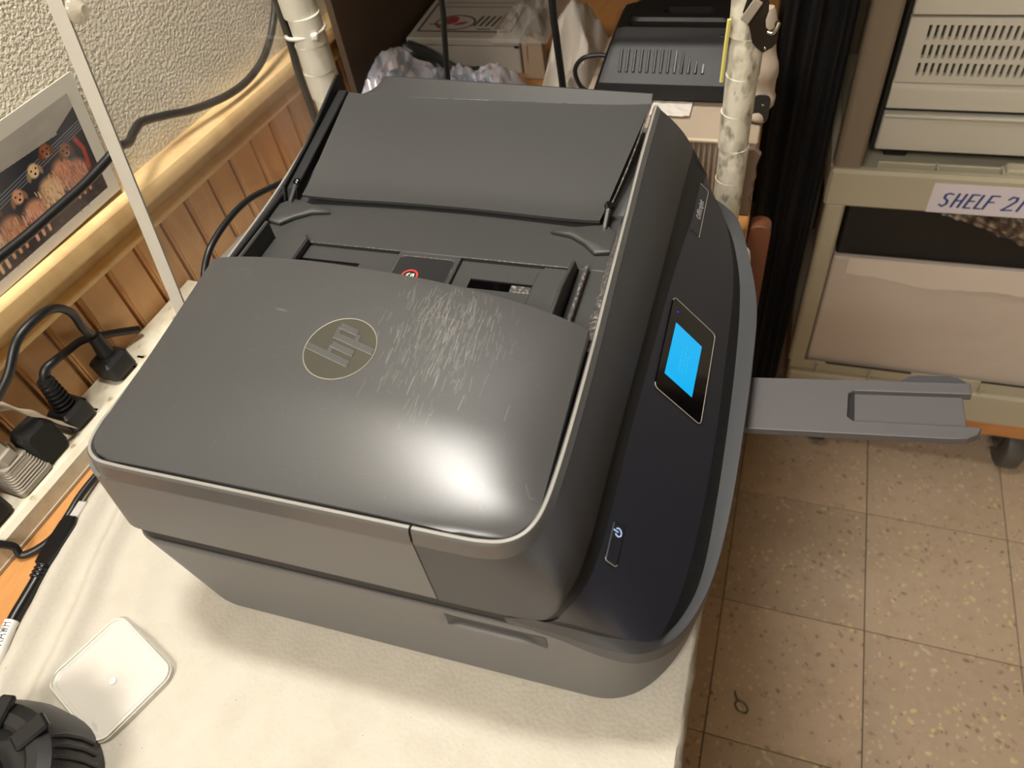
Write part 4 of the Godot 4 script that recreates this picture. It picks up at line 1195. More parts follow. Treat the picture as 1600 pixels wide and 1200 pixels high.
	for k in 8:
		var s := 1.0 - 0.035 * k
		part("ridge", MB.new().prism(rrect(-0.0154 * s, -0.0144 * s, 0.0154 * s, 0.0144 * s, 0.005 * s), p4 + Vector3(-0.0002 * k, 0.0066 + 0.0024 * k, -0.0001 * k), WALL_D, WALL_N, Vector3.UP, 0.0018, 0.0005).prism(rrect(-0.0138 * s, -0.0128 * s, 0.0138 * s, 0.0128 * s, 0.0045 * s), p4 + Vector3(0, 0.0082 + 0.0024 * k, 0), WALL_D, WALL_N, Vector3.UP, 0.0010), grey, a)
	part("gland_nut", MB.new().lathe([Vector2(0, 0), Vector2(0.0100, 0), Vector2(0.0105, 0.0015), Vector2(0.0105, 0.0085), Vector2(0.0090, 0.0100), Vector2(0.0085, 0.0120), Vector2(0.0085, 0.0190), Vector2(0.0068, 0.0215), Vector2(0, 0.0215)], p4 + Vector3(-0.001, 0.0258, 0), Vector3(-0.12, 0.99, 0.02).normalized(), 6), flat(Color(0.64, 0.61, 0.55), 0.4), a, 20.0)
	part("cord", MB.new().tube(smooth([p4 + Vector3(-0.003, 0.046, 0), p4 + Vector3(-0.003, 0.055, 0.005), p4 + Vector3(-0.001, 0.060, 0.018), p4 + Vector3(0.002, 0.055, 0.05), p4 + Vector3(0.004, 0.04, 0.09)], 6), 0.0042, 10), flat(Color(0.40, 0.38, 0.35), 0.5), a, 60.0)
	# dark adapter at the near end
	var p5 := wp(0.1500, 0.0212, 0.032)
	a = thing("power_adapter", "dark charcoal plug-in block nearest the camera on the power strip", "adapter", p5)
	part("adapter_body", MB.new().prism(rrect(-0.0190, -0.014, 0.0190, 0.014, 0.005), p5 + Vector3(0, 0.0006, 0), WALL_D, WALL_N, Vector3.UP, 0.020, 0.003), flat(Color(0.085, 0.088, 0.088), 0.55), a)
	part("adapter_top", MB.new().prism(rrect(-0.0150, -0.010, 0.0130, 0.010, 0.004), p5 + Vector3(0, 0.0200, 0), WALL_D, WALL_N, Vector3.UP, 0.010, 0.003), flat(Color(0.07, 0.072, 0.072), 0.55), a)

func build_front_items() -> void:
	# data cable lying along the cloth's edge
	var y := 0.0105
	var t := thing("data_cable", "black data cable with a moulded plug and a white printed label on the cloth's edge", "cable", Vector3(-0.458, 0.004, -0.130))
	var tip := Vector3(-0.4618, y, -0.1850); var m0 := Vector3(-0.4610, y, -0.1720); var m1 := Vector3(-0.4575, y, -0.1330)
	var ax := (m0 - m1).normalized()
	var sd := ax.cross(Vector3.UP).normalized()
	part("metal_tip", MB.new().box(m0.lerp(tip, 0.5), Vector3(0.0072, 0.0052, 0.015), 0.0006, Basis(sd, Vector3.UP, ax)), flat(Color(0.84, 0.82, 0.79), 0.35, 0.4), t)
	part("plug_shell", MB.new().prism(PackedVector2Array([Vector2(-0.0042, 0.0), Vector2(0.0042, 0.0), Vector2(0.0068, -0.006), Vector2(0.0068, -0.030), Vector2(0.0055, -0.040), Vector2(-0.0055, -0.040), Vector2(-0.0068, -0.030), Vector2(-0.0068, -0.006)]), m0 - Vector3(0, 0.0050, 0), sd, ax, Vector3.UP, 0.0105, 0.0016), flat(Color(0.035, 0.036, 0.04), 0.35), t)
	for k in 4:
		part("strain_ring", MB.new().lathe([Vector2(0, 0), Vector2(0.0052 - k * 0.0002, 0), Vector2(0.0056 - k * 0.0002, 0.0006), Vector2(0.0052 - k * 0.0002, 0.0017), Vector2(0, 0.0017)], m1 - ax * (0.002 + k * 0.0030), ax, 16), M.black, t)
	var path := [m1, Vector3(-0.4560, y - 0.001, -0.1210), Vector3(-0.4540, y - 0.001, -0.1070), Vector3(-0.4518, y - 0.001, -0.0920), Vector3(-0.4475, y - 0.001, -0.0765), Vector3(-0.440, y - 0.001, -0.055), Vector3(-0.435, y, -0.02), Vector3(-0.44, y, 0.04)]
	var sp := smooth(path, 8)
	part("cord", MB.new().tube(sp, 0.0042, 12), flat(Color(0.04, 0.041, 0.044), 0.35), t, 60.0)
	var li := img(256, 96, Color(0.86, 0.86, 0.84))
	var ink := Color(0.16, 0.17, 0.17)
	# H W A X - J running round the sleeve
	var glyphs := [[[0, 0, 0, 10], [7, 0, 7, 10], [0, 5, 7, 5]], [[0, 0, 2, 10], [2, 10, 4, 3], [4, 3, 6, 10], [6, 10, 8, 0]], [[0, 10, 4, 0], [4, 0, 8, 10], [2, 7, 6, 7]], [[0, 0, 7, 10], [7, 0, 0, 10]], [[0, 5, 5, 5]], [[6, 0, 6, 8], [6, 8, 3, 10], [3, 10, 0, 8]]]
	for g in glyphs.size():
		for s in glyphs[g]:
			stroke(li, [Vector2(24 + g * 38 + s[0] * 3.4, 30 + s[1] * 3.6), Vector2(24 + g * 38 + s[2] * 3.4, 30 + s[3] * 3.6)], 3.0, ink)
	dab(li, 40, 14, 22, 9, Color(0.42, 0.45, 0.43), 0.8)
	var lab := MB.new()
	var lrows := []
	for i in range(25, 40):
		var d := (sp[i + 1] - sp[i - 1]).normalized()
		var s := d.cross(Vector3.UP).normalized()
		var u := s.cross(d)
		var ring := PackedVector3Array()
		for j in 17:
			var a := TAU * j / 16 + PI
			ring.append(sp[i] + (s * cos(a) + u * sin(a)) * 0.0050)
		lrows.append(ring)
	# texture runs along the cord
	var k0 := lab.t.size()
	for j in lrows.size() - 1:
		for i in 16:
			var v0 := float(j) / (lrows.size() - 1); var v1 := float(j + 1) / (lrows.size() - 1)
			var u0 := fmod(i * 2.0, 16.0) / 16.0; var u1 := u0 + 2.0 / 16.0
			lab.tri(lrows[j][i], lrows[j][i + 1], lrows[j + 1][i + 1], Vector2(v0, u0), Vector2(v0, u1), Vector2(v1, u1))
			lab.tri(lrows[j][i], lrows[j + 1][i + 1], lrows[j + 1][i], Vector2(v0, u0), Vector2(v1, u1), Vector2(v1, u0))
	lab.has_uv = true
	lab.face(k0, Vector3(0, 0, 0))
	part("printed_label", lab, pic_mat(li, 0.4), t, 60.0, "white sleeve with dark lettering")
	var lp := [Vector3(-0.5300, 0.0258, -0.095), Vector3(-0.5150, 0.0258, -0.117), Vector3(-0.5020, 0.0258, -0.132), Vector3(-0.4920, 0.0140, -0.1395), Vector3(-0.488, 0.006, -0.1370), Vector3(-0.4780, 0.006, -0.1455), Vector3(-0.4705, 0.008, -0.1580), Vector3(-0.468, 0.012, -0.175), Vector3(-0.470, 0.012, -0.20), Vector3(-0.468, 0.008, -0.26), Vector3(-0.462, 0.006, -0.35)]
	for i in lp.size(): lp[i] = (lp[i] as Vector3) + Vector3(0, -0.0018, 0)
	single("loose_cord", MB.new().tube(smooth(lp, 6), 0.0030, 10), M.cable, "slim black cord looping over the bare wood beside the data cable plug", "cord", lp[4], "", 60.0)

	# translucent plastic lid
	var c := Vector3(-0.3575, 0.0022, -0.0755)
	var e1 := Vector3(0.9265, 0, 0.3764); var e2 := Vector3(-0.3764, 0, 0.9265)
	var trans := flat(Color(0.90, 0.885, 0.85, 0.60), 0.3)
	trans.transparency = BaseMaterial3D.TRANSPARENCY_ALPHA
	trans.cull_mode = BaseMaterial3D.CULL_DISABLED
	var lt := thing("plastic_square", "square translucent plastic lid with rounded corners on the cloth", "lid", c)
	var rings := []
	for q in [[0.0, 0.0005], [0.0, 0.0040], [0.0010, 0.0048], [0.0030, 0.0050], [0.0042, 0.0040], [0.0056, 0.0032]]:
		var ring := PackedVector3Array()
		for p in rrect(-0.0345 + q[0], -0.0300 + q[0], 0.0345 - q[0], 0.0300 - q[0], 0.0095 - q[0] * 0.6, 6): ring.append(c + e1 * p.x + e2 * p.y + Vector3(0, q[1], 0))
		rings.append(ring)
	var mid := PackedVector3Array()
	for p in rrect(-0.017, -0.0145, 0.017, 0.0145, 0.005, 6): mid.append(c + e1 * p.x + e2 * p.y + Vector3(0, 0.0040, 0))
	rings.append(mid)
	var lm := MB.new()
	var kk := lm.t.size()
	lm.rows(rings, true); lm.cap(mid)
	lm.face(kk, Vector3.UP)
	part("lid_skin", lm, trans, lt, 50.0)
	var le := PackedVector3Array()
	for p in rrect(-0.0330, -0.0285, 0.0330, 0.0285, 0.0085, 6): le.append(c + e1 * p.x + e2 * p.y + Vector3(0, 0.0050, 0))
	le.append(le[0])
	part("lid_rim", MB.new().tube(le, 0.0009, 6), flat(Color(0.80, 0.785, 0.74), 0.4), lt, 60.0)
	part("gate_mark", MB.new().lathe([Vector2(0, 0), Vector2(0.0022, 0), Vector2(0.0022, 0.0006), Vector2(0.0014, 0.0006), Vector2(0.0012, 0.0002), Vector2(0, 0.0002)], c + Vector3(0.004, 0.0041, 0.002), Vector3.UP, 16), flat(Color(0.90, 0.89, 0.86), 0.3), lt)

	# bent metal ring on the floor tiles
	var rp := PackedVector3Array()
	for k in 21:
		var an := TAU * k / 20
		rp.append(Vector3(0.1000 + cos(an) * 0.0095 + 0.003 * sin(an), -BENCH + 0.0020, -0.4250 + sin(an) * 0.0085))
	var rg := thing("metal_ring", "small bent metal ring lying on the floor tiles beside the bench", "ring", Vector3(0.1, -BENCH, -0.425))
	part("ring_wire", MB.new().tube(rp, 0.0014, 8), flat(Color(0.45, 0.42, 0.38), 0.35, 0.8), rg, 60.0)
	part("ring_tail", MB.new().tube(smooth([Vector3(0.0945, -BENCH + 0.002, -0.4325), Vector3(0.0905, -BENCH + 0.003, -0.4390), Vector3(0.0880, -BENCH + 0.002, -0.4470)], 4), 0.0014, 8), flat(Color(0.45, 0.42, 0.38), 0.35, 0.8), rg, 60.0)
	# black ribbed tool head in the near corner
	var o := Vector3(-0.3700, 0.0020, 0.0060)
	var bt := thing("power_tool", "black rubbery tool head with ribs and a recessed centre on the near cloth", "tool", o)
	var rub := flat(Color(0.085, 0.088, 0.092), 0.42)
	part("tool_housing", MB.new().lathe([Vector2(0, 0), Vector2(0.052, 0), Vector2(0.0545, 0.003), Vector2(0.0540, 0.024), Vector2(0.0515, 0.036), Vector2(0.0470, 0.0445), Vector2(0.0410, 0.0480), Vector2(0.0350, 0.0480), Vector2(0.0330, 0.0465), Vector2(0.0325, 0.0380), Vector2(0.0, 0.0370)], o, Vector3.UP, 48), rub, bt, 30.0)
	part("inner_ring", MB.new().lathe([Vector2(0.0240, 0.037), Vector2(0.0240, 0.0455), Vector2(0.0225, 0.0470), Vector2(0.0195, 0.0470), Vector2(0.0180, 0.0450), Vector2(0.0180, 0.037)], o + Vector3(-0.006, 0, 0.004), Vector3.UP, 36), flat(Color(0.06, 0.062, 0.066), 0.25), bt, 30.0)
	for k in 7:
		var an := deg_to_rad(6.0 + k * 7.5)
		var dr := Vector3(cos(an), 0, -sin(an))
		part("grip_rib", MB.new().tube(PackedVector3Array([o + dr * 0.0548 + Vector3(0, 0.012, 0), o + dr * 0.0542 + Vector3(0, 0.026, 0), o + dr * 0.0515 + Vector3(0, 0.0370, 0), o + dr * 0.0480 + Vector3(0, 0.0440, 0)]), [0.0014, 0.0016, 0.0016, 0.0010], 8), rub, bt, 60.0)
	for q in [[62.0, 0.012], [100.0, 0.010]]:
		var an := deg_to_rad(q[0])
		var dr := Vector3(cos(an), 0, -sin(an)); var tn := Vector3(-dr.z, 0, dr.x)
		part("clip_bar", MB.new().box(o + dr * 0.0400 + Vector3(0, 0.0485, 0), Vector3(0.020, 0.0045, q[1]), 0.0015, Basis(dr, Vector3.UP, -tn)), flat(Color(0.075, 0.077, 0.08), 0.35), bt)
	var an2 := deg_to_rad(-18.0)
	var dr2 := Vector3(cos(an2), 0, -sin(an2))
	part("side_lug", MB.new().box(o + dr2 * 0.0530 + Vector3(0, 0.018, 0), Vector3(0.016, 0.034, 0.024), 0.005, Basis(dr2, Vector3.UP, dr2.cross(Vector3.UP))), rub, bt)

# ------------------------------------------------------------------ things behind the printer
func crumple(nx: int, nz: int, a: Vector3, b: Vector3, fn: Callable) -> Array:
	var r := []
	for j in nz + 1:
		var row := PackedVector3Array()
		for i in nx + 1:
			var u := float(i) / nx; var v := float(j) / nz
			row.append(Vector3(lerpf(a.x, b.x, u), fn.call(u, v), lerpf(a.z, b.z, v)))
		r.append(row)
	return r

func taped_post(label: String, c: Vector3, r: float, m: Material, step: float, phase: float) -> Node3D:
	var t := thing("taped_post", label, "post", c, "white taped posts behind the printer")
	part("post_core", MB.new().lathe([Vector2(0, 0.0004), Vector2(r * 0.97, 0.0004), Vector2(r * 0.97, 0.85), Vector2(0, 0.85)], c, Vector3.UP, 28), m, t)
	var n := int(0.42 / step)
	for k in n:
		var y0 := phase + step * k
		part("tape_wrap", MB.new().lathe([Vector2(r * 0.9, y0), Vector2(r, y0 + 0.0004), Vector2(r * 1.004, y0 + step * 0.9), Vector2(r * 1.018, y0 + step - 0.0005), Vector2(r * 1.015, y0 + step + 0.0005), Vector2(r * 0.9, y0 + step + 0.0008)], c, Vector3(0.006 * (k % 3 - 1), 1, 0.01).normalized(), 28), m, t, 40.0)
	return t

func build_background() -> void:
	var white := textured(flat(Color(0.80, 0.78, 0.72), 0.45), grain(0.03, 2.0, 3, true, 61), 12.0, 0.2)
	var lp := Vector3(-0.3800, 0, -0.5600)
	var lt := taped_post("clean white taped post with a zip tie, behind the printer's left corner", lp, 0.0140, white, 0.024, 0.004)
	var ty := 0.2050
	var ringp := PackedVector3Array()
	for k in 33:
		var a := TAU * k / 32
		ringp.append(lp + Vector3(-0.003 + cos(a) * 0.0178, ty + 0.002 * cos(a), sin(a) * 0.0156))
	part("zip_tie", MB.new().tube(ringp, 0.0017, 8).box(lp + Vector3(0.0125, ty + 0.001, 0.0120), Vector3(0.006, 0.0055, 0.005), 0.001), flat(Color(0.86, 0.84, 0.79), 0.3), lt, 60.0)
	var cb := [Vector3(-0.3972, 0.60, -0.556), Vector3(-0.3972, 0.30, -0.555), Vector3(-0.3987, 0.2040, -0.556), Vector3(-0.4012, 0.1695, -0.556), Vector3(-0.4022, 0.1321, -0.558), Vector3(-0.4050, 0.0980, -0.562), Vector3(-0.4180, 0.0641, -0.566), Vector3(-0.428, 0.02, -0.57), Vector3(-0.43, 0.0045, -0.60), Vector3(-0.42, 0.0045, -0.66)]
	single("post_cable", MB.new().tube(smooth(cb, 6), 0.0036, 10), M.cable, "black cable zip-tied to the left-hand white post", "cable", cb[3], "", 60.0)

	var grubby := textured(flat(Color(1, 1, 1), 0.55), grain(0.05, 3.0, 3, true, 62), 14.0, 0.3)
	grubby.albedo_texture = ramp_noise([Color(0.40, 0.37, 0.33), Color(0.60, 0.57, 0.51), Color(0.80, 0.78, 0.71), Color(0.80, 0.78, 0.71)], [0.20, 0.32, 0.46, 1.0], 0.016, 4, 63, 512)
	grubby.uv1_scale = Vector3(9, 4, 9)
	var rp := Vector3(-0.0195, 0, -0.5800)
	var rt := taped_post("grubby white taped post with grey smudges, behind the printer's right corner", rp, 0.0122, grubby, 0.0315, 0.010)

	# unseen board added above the view to shade the items at the back
	var sh := MB.new().span(Vector3(-0.470, 0.600, -1.200), Vector3(0.010, 0.620, -0.590), 0.002)
	sh.span(Vector3(-0.470, 0.585, -0.600), Vector3(0.010, 0.620, -0.592), 0.002)
	single("added_shade_shelf", sh, wood_mat(Color(0.50, 0.36, 0.22), Color(0.42, 0.28, 0.16), 93), "unseen board shelf added high on the posts to shade the items behind", "shelf", Vector3(-0.23, 0.6, -0.9))
	# metal hook plate hanging on the right post
	var bp := PackedVector2Array([Vector2(-0.021, 0.2325), Vector2(-0.0235, 0.2215), Vector2(-0.0195, 0.2150), Vector2(-0.0170, 0.2090), Vector2(-0.0145, 0.2000), Vector2(-0.0110, 0.1960), Vector2(-0.0060, 0.1925), Vector2(0.0000, 0.1965), Vector2(0.0030, 0.2005), Vector2(0.0035, 0.2130), Vector2(0.0015, 0.2165), Vector2(-0.0005, 0.2140), Vector2(-0.0005, 0.2100), Vector2(-0.0035, 0.2085), Vector2(-0.0062, 0.2105), Vector2(-0.0072, 0.2160), Vector2(-0.0058, 0.2225), Vector2(-0.0065, 0.2290), Vector2(-0.0100, 0.2345)])
	var bronze := flat(Color(0.22, 0.19, 0.155), 0.38, 0.7)
	var bt := thing("hook_plate", "dark metal plate with a curled hook fixed to the grubby post", "bracket", Vector3(-0.010, 0.19, -0.562))
	part("plate", MB.new().prism(bp, Vector3(0, 0, -0.5640), Vector3.RIGHT, Vector3.UP, Vector3(0, 0, 1), 0.0022, 0.0005), bronze, bt, 20.0)
	part("hook_lip", MB.new().tube(smooth([Vector3(-0.0048, 0.2090, -0.5600), Vector3(-0.0010, 0.2085, -0.5590), Vector3(0.0010, 0.2120, -0.5590), Vector3(0.0022, 0.2160, -0.5600)], 5), 0.0014, 8), M.chrome, bt, 60.0)
	part("bent_tab", MB.new().box(Vector3(-0.0175, 0.2240, -0.5590), Vector3(0.0070, 0.0170, 0.0020), 0.0006, Basis(Vector3(0, 0, 1), -0.52)), flat(Color(0.80, 0.76, 0.70), 0.4, 0.8), bt)
	part("rivet", MB.new().lathe([Vector2(0, 0), Vector2(0.0014, 0), Vector2(0.0010, 0.0008), Vector2(0, 0.0010)], Vector3(-0.0050, 0.1960, -0.5618), Vector3(0, 0, 1), 12), M.chrome, bt)
	# pale yellow stick taped to the post
	single("yellow_stick", MB.new().tube(PackedVector3Array([Vector3(-0.0325, 0.2140, -0.5680), Vector3(-0.0332, 0.1910, -0.5675), Vector3(-0.0338, 0.1670, -0.5670)]), 0.0017, 6), flat(Color(0.80, 0.76, 0.42), 0.5), "thin pale yellow stick against the grubby post", "stick", Vector3(-0.0335, 0.167, -0.567))

	# two hanging black cords
	for q in [[[Vector3(-0.257, 0.60, -0.582), Vector3(-0.2585, 0.34, -0.58), Vector3(-0.2612, 0.2221, -0.58), Vector3(-0.2640, 0.1950, -0.58), Vector3(-0.2690, 0.1500, -0.58), Vector3(-0.272, 0.08, -0.582), Vector3(-0.273, 0.02, -0.588), Vector3(-0.274, 0.005, -0.615)], 0.0026, "black cord hanging in front of the white printed box"], [[Vector3(-0.1693, 0.60, -0.582), Vector3(-0.1690, 0.34, -0.58), Vector3(-0.1683, 0.2223, -0.58), Vector3(-0.1672, 0.1950, -0.58), Vector3(-0.1640, 0.1420, -0.58), Vector3(-0.162, 0.08, -0.582), Vector3(-0.16, 0.02, -0.588), Vector3(-0.158, 0.005, -0.615)], 0.0031, "flat black cord hanging in front of the white plastic bag"]]:
		single("hanging_cord", MB.new().tube(smooth(q[0], 6), q[1], 8), M.cable, q[2], "cord", q[0][7], "hanging cords", 60.0)

	# white box with faded print
	var a := Vector3(-0.4560, 0.0005, -0.8800); var b := Vector3(-0.3010, 0.0470, -1.0500)
	var card := flat(Color(0.62, 0.585, 0.54), 0.7)
	var wt := thing("carton", "low white carton with a black frame and red emblem printed on its lid", "box", Vector3((a.x + b.x) / 2, 0, -0.965))
	part("carton_body", MB.new().span(a + Vector3(0.002, 0, -0.002), Vector3(b.x - 0.002, 0.036, b.z + 0.002), 0.0015), card, wt)
	part("carton_lid", MB.new().span(Vector3(a.x, 0.0365, a.z), Vector3(b.x, 0.0465, b.z), 0.0015), card, wt)
	var bi := img(512, 560, Color(0.62, 0.585, 0.54))
	var ink := Color(0.16, 0.13, 0.12)
	stroke(bi, [Vector2(24, 506), Vector2(462, 506), Vector2(462, 40), Vector2(24, 40), Vector2(24, 506)], 6.0, ink)
	var ov := []
	for k in 41: ov.append(Vector2(176 + cos(TAU * k / 40) * 92, 420 + sin(TAU * k / 40) * 68))
	stroke(bi, ov, 5.0, ink, 0.8)
	dab(bi, 150, 400, 40, 44, Color(0.50, 0.12, 0.14), 0.85, 0.3)
	dab(bi, 205, 430, 36, 16, Color(0.50, 0.12, 0.14), 0.8, -0.4)
	dab(bi, 118, 450, 30, 14, Color(0.50, 0.12, 0.14), 0.8, 0.2)
	for k in 4: stroke(bi, [Vector2(276 + k * 28, 450), Vector2(292 + k * 28, 360)], 7.0, ink, 0.75)
	for k in 3: stroke(bi, [Vector2(384 + k * 14, 480), Vector2(394 + k * 14, 330)], 4.0, Color(0.50, 0.30, 0.25), 0.7)
	stroke(bi, [Vector2(300, 482), Vector2(360, 482)], 5.0, ink, 0.6)
	stroke(bi, [Vector2(60, 440), Vector2(92, 436)], 6.0, ink, 0.6)
	for k in 5: stroke(bi, [Vector2(60, 90 + k * 44), Vector2(430, 90 + k * 44)], 5.0, Color(0.35, 0.31, 0.29), 0.35)
	part("lid_print", MB.new().quad_uv(Vector3(a.x + 0.003, 0.0468, b.z + 0.003), Vector3(b.x - 0.003, 0.0468, b.z + 0.003), Vector3(b.x - 0.003, 0.0468, a.z - 0.003), Vector3(a.x + 0.003, 0.0468, a.z - 0.003), Vector3.UP), pic_mat(bi, 0.7), wt)
	part("lid_notch", MB.new().span(Vector3(b.x - 0.008, 0.0355, a.z + 0.0006), Vector3(b.x - 0.003, 0.0385, a.z - 0.002)), ink_mat(), wt)
	# folded card beside it
	single("card_flap", MB.new().prism(PackedVector2Array([Vector2(-0.2960, 0.0008), Vector2(-0.2680, 0.0008), Vector2(-0.2700, 0.048), Vector2(-0.2850, 0.056), Vector2(-0.2900, 0.046), Vector2(-0.2905, 0.018), Vector2(-0.2885, 0.016), Vector2(-0.2868, 0.044), Vector2(-0.2960, 0.050)]), Vector3(0, 0, -0.885), Vector3.RIGHT, Vector3.UP, Vector3(0, 0, 1), 0.016, 0.001), flat(Color(0.60, 0.51, 0.42), 0.75), "folded tan card flap standing at the right end of the white carton", "card", Vector3(-0.282, 0, -0.877))

	# crumpled silver anti-static bag
	var f := FastNoiseLite.new()
	f.seed = 7; f.frequency = 1.0; f.fractal_octaves = 3
	var ridge := func(x: float, z: float, s: float) -> float: return 1.0 - absf(f.get_noise_2d(x * s, z * s)) * 2.0
	var bagf := func(u: float, v: float) -> float:
		var edge := minf(minf(u, 1 - u) * 9.0, minf(v, 1 - v) * 4.0)
		return 0.003 + clampf(edge, 0, 1) * (0.036 + 0.034 * exp(-pow((u - 0.05) / 0.30, 2)) + 0.016 * exp(-pow((u - 0.72) / 0.3, 2)) + 0.010 * (ridge.call(u * 2.0, v * 0.8, 1.2) - 0.7) + 0.007 * ridge.call(u * 3, v * 1.2, 2.5))
	var foil := flat(Color(1, 1, 1), 0.2, 0.35)
	foil.albedo_texture = ramp_noise([Color(0.45, 0.50, 0.56), Color(0.86, 0.90, 0.96), Color(0.90, 0.84, 0.86), Color(0.70, 0.76, 0.84)], [0.2, 0.45, 0.62, 0.85], 0.012, 2, 64, 256)  # pale tones painted in for bright reflections on the foil
	foil.uv1_triplanar = true; foil.uv1_world_triplanar = true; foil.uv1_scale = Vector3.ONE * 5.0
	foil.cull_mode = BaseMaterial3D.CULL_DISABLED
	var top := crumple(60, 24, Vector3(-0.462, 0, -0.835), Vector3(-0.267, 0, -0.690), bagf)
	single("antistatic_bag", MB.new().sheet(top, Vector3.UP), foil, "crumpled shiny silver anti-static bag behind the printer lid", "bag", Vector3(-0.36, 0, -0.76), "", 25.0)
	# dark grey bag between carton and foil bag
	var dk := func(u: float, v: float) -> float: return 0.004 + clampf(minf(minf(u, 1 - u), minf(v, 1 - v)) * 5.0, 0, 1) * (0.012 + 0.034 * exp(-pow((u - 0.22) / 0.28, 2)) + 0.006 * f.get_noise_2d(u * 2.5, v * 2.5 + 4))
	single("dark_bag", MB.new().sheet(crumple(30, 16, Vector3(-0.475, 0, -0.876), Vector3(-0.33, 0, -0.838), dk), Vector3.UP), flat(Color(0.20, 0.21, 0.215), 0.3), "dark grey plastic bag folded against the front of the white carton", "bag", Vector3(-0.40, 0, -0.855), "", 40.0)
	# loose white plastic bag
	var wf := func(u: float, v: float) -> float:
		return 0.003 + clampf(minf(minf(u, 1 - u) * 4.0, minf(v, 1 - v) * 5.0), 0, 1) * (0.030 + 0.060 * exp(-(pow((u - 0.35) / 0.35, 2) + pow((v - 0.35) / 0.30, 2))) + 0.030 * (ridge.call(u * 0.8, v * 0.8, 1.1) - 0.75) + 0.005 * ridge.call(u * 1.2, v * 1.2, 2.0))
	var film := flat(Color(0.84, 0.81, 0.77), 0.3)
	film.backlight_enabled = true; film.backlight = Color(0.35, 0.34, 0.32)
	film.cull_mode = BaseMaterial3D.CULL_DISABLED
	single("plastic_bag", MB.new().sheet(crumple(44, 40, Vector3(-0.264, 0, -0.955), Vector3(-0.179, 0, -0.725), wf), Vector3.UP), film, "rumpled white plastic bag left of the black charger", "bag", Vector3(-0.22, 0, -0.85), "", 40.0)
	# clear film over the carton's right end
	var cf := func(u: float, v: float) -> float: return 0.049 + clampf(minf(minf(u, 1 - u), minf(v, 1 - v)) * 5.0, 0, 1) * (0.014 + 0.016 * (ridge.call(u * 1.0, v * 1.0 + 3, 1.3) - 0.6))
	var cfm := flat(Color(0.86, 0.84, 0.80, 0.28), 0.08)
	cfm.transparency = BaseMaterial3D.TRANSPARENCY_ALPHA
	cfm.cull_mode = BaseMaterial3D.CULL_DISABLED
	single("clear_wrap", MB.new().sheet(crumple(20, 20, Vector3(-0.335, 0, -0.99), Vector3(-0.262, 0, -0.865), cf), Vector3.UP), cfm, "clear crinkled plastic wrap on the white carton's right end", "wrap", Vector3(-0.30, 0.05, -0.93), "", 30.0)

	# dark panel added in place of the shaded wall at the back
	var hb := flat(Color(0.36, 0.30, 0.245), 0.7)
	single("wall_shade_panel", MB.new().prism(PackedVector2Array([Vector2(-0.4770, -0.750), Vector2(-0.4690, -0.750), Vector2(-0.4600, -1.16), Vector2(-0.4680, -1.16)]), Vector3(0, 0.0006, 0), Vector3.RIGHT, Vector3.BACK, Vector3.UP, 0.58, 0.001), hb, "tall dark brown panel added for the shaded wall behind the left post", "panel", Vector3(-0.477, 0, -0.9))

	# cardboard box under the charger, with flutes showing, and a torn white sheet
	var kb := flat(Color(0.64, 0.575, 0.50), 0.8)
	var kt := thing("cardboard_box", "scuffed corrugated cardboard box under the black charger", "box", Vector3(-0.10, 0, -0.76))
	part("box_body", MB.new().span(Vector3(-0.176, 0.0006, -0.830), Vector3(0.0000, 0.0770, -0.630), 0.0015), kb, kt)
	var fl := MB.new()
	for k in 17: fl.tube(PackedVector3Array([Vector3(-0.098 + k * 0.0052, 0.002, -0.6295), Vector3(-0.098 + k * 0.0052, 0.0745, -0.6295)]), 0.0019, 6)
	part("flutes", fl, flat(Color(0.60, 0.545, 0.48), 0.8), kt, 60.0)
	part("top_edge", MB.new().span(Vector3(-0.108, 0.0750, -0.6305), Vector3(-0.0105, 0.0782, -0.6270), 0.0008), flat(Color(0.76, 0.70, 0.60), 0.7), kt)
	var pf := func(u: float, v: float) -> float: return 0.0795 + 0.0012 * f.get_noise_2d(u * 4, v * 4) + 0.001 * v
	single("torn_paper", MB.new().sheet(crumple(16, 8, Vector3(-0.104, 0, -0.690), Vector3(-0.066, 0, -0.662), pf), Vector3.UP), film, "torn scrap of white paper poking from under the charger", "paper", Vector3(-0.09, 0.0615, -0.69), "", 40.0)

	build_charger(Vector3(-0.0970, 0.0805, -0.7350))

	# rolled white paper behind the right post
	var roll := [Vector3(-0.0060, 0.0785, -0.666), Vector3(-0.0030, 0.088, -0.668), Vector3(0.0000, 0.1000, -0.670), Vector3(-0.0010, 0.1200, -0.670), Vector3(-0.0045, 0.1450, -0.672), Vector3(-0.0110, 0.175, -0.675)]
	var rs := smooth(roll, 5)
	var rad := []
	for i in rs.size(): rad.append(0.0088 + 0.0012 * sin(i * 0.9) + 0.0008 * f.get_noise_1d(i * 0.7))
	var rolt := thing("paper_roll", "bent roll of white paper standing behind the grubby post", "roll", roll[0])
	part("roll_body", MB.new().tube(rs, rad, 14), flat(Color(0.72, 0.66, 0.60), 0.6), rolt, 50.0)
	part("dark_patch", MB.new().prism(rrect(-0.010, 0.078, 0.0055, 0.106, 0.006), Vector3(0, 0, -0.6610), Vector3.RIGHT, Vector3.UP, Vector3(0, 0, 1), 0.0012, 0.0004), flat(Color(0.16, 0.155, 0.15), 0.5), rolt)
	# ragged card strip on the box's right end
	var rg := PackedVector2Array([Vector2(-0.0110, 0.0006), Vector2(0.0005, 0.0006), Vector2(0.0010, 0.0120), Vector2(-0.0010, 0.0180), Vector2(0.0022, 0.0240), Vector2(0.0000, 0.0310), Vector2(0.0030, 0.0360), Vector2(0.0012, 0.0450), Vector2(0.0042, 0.0560), Vector2(-0.0020, 0.0608), Vector2(-0.0110, 0.0600)])
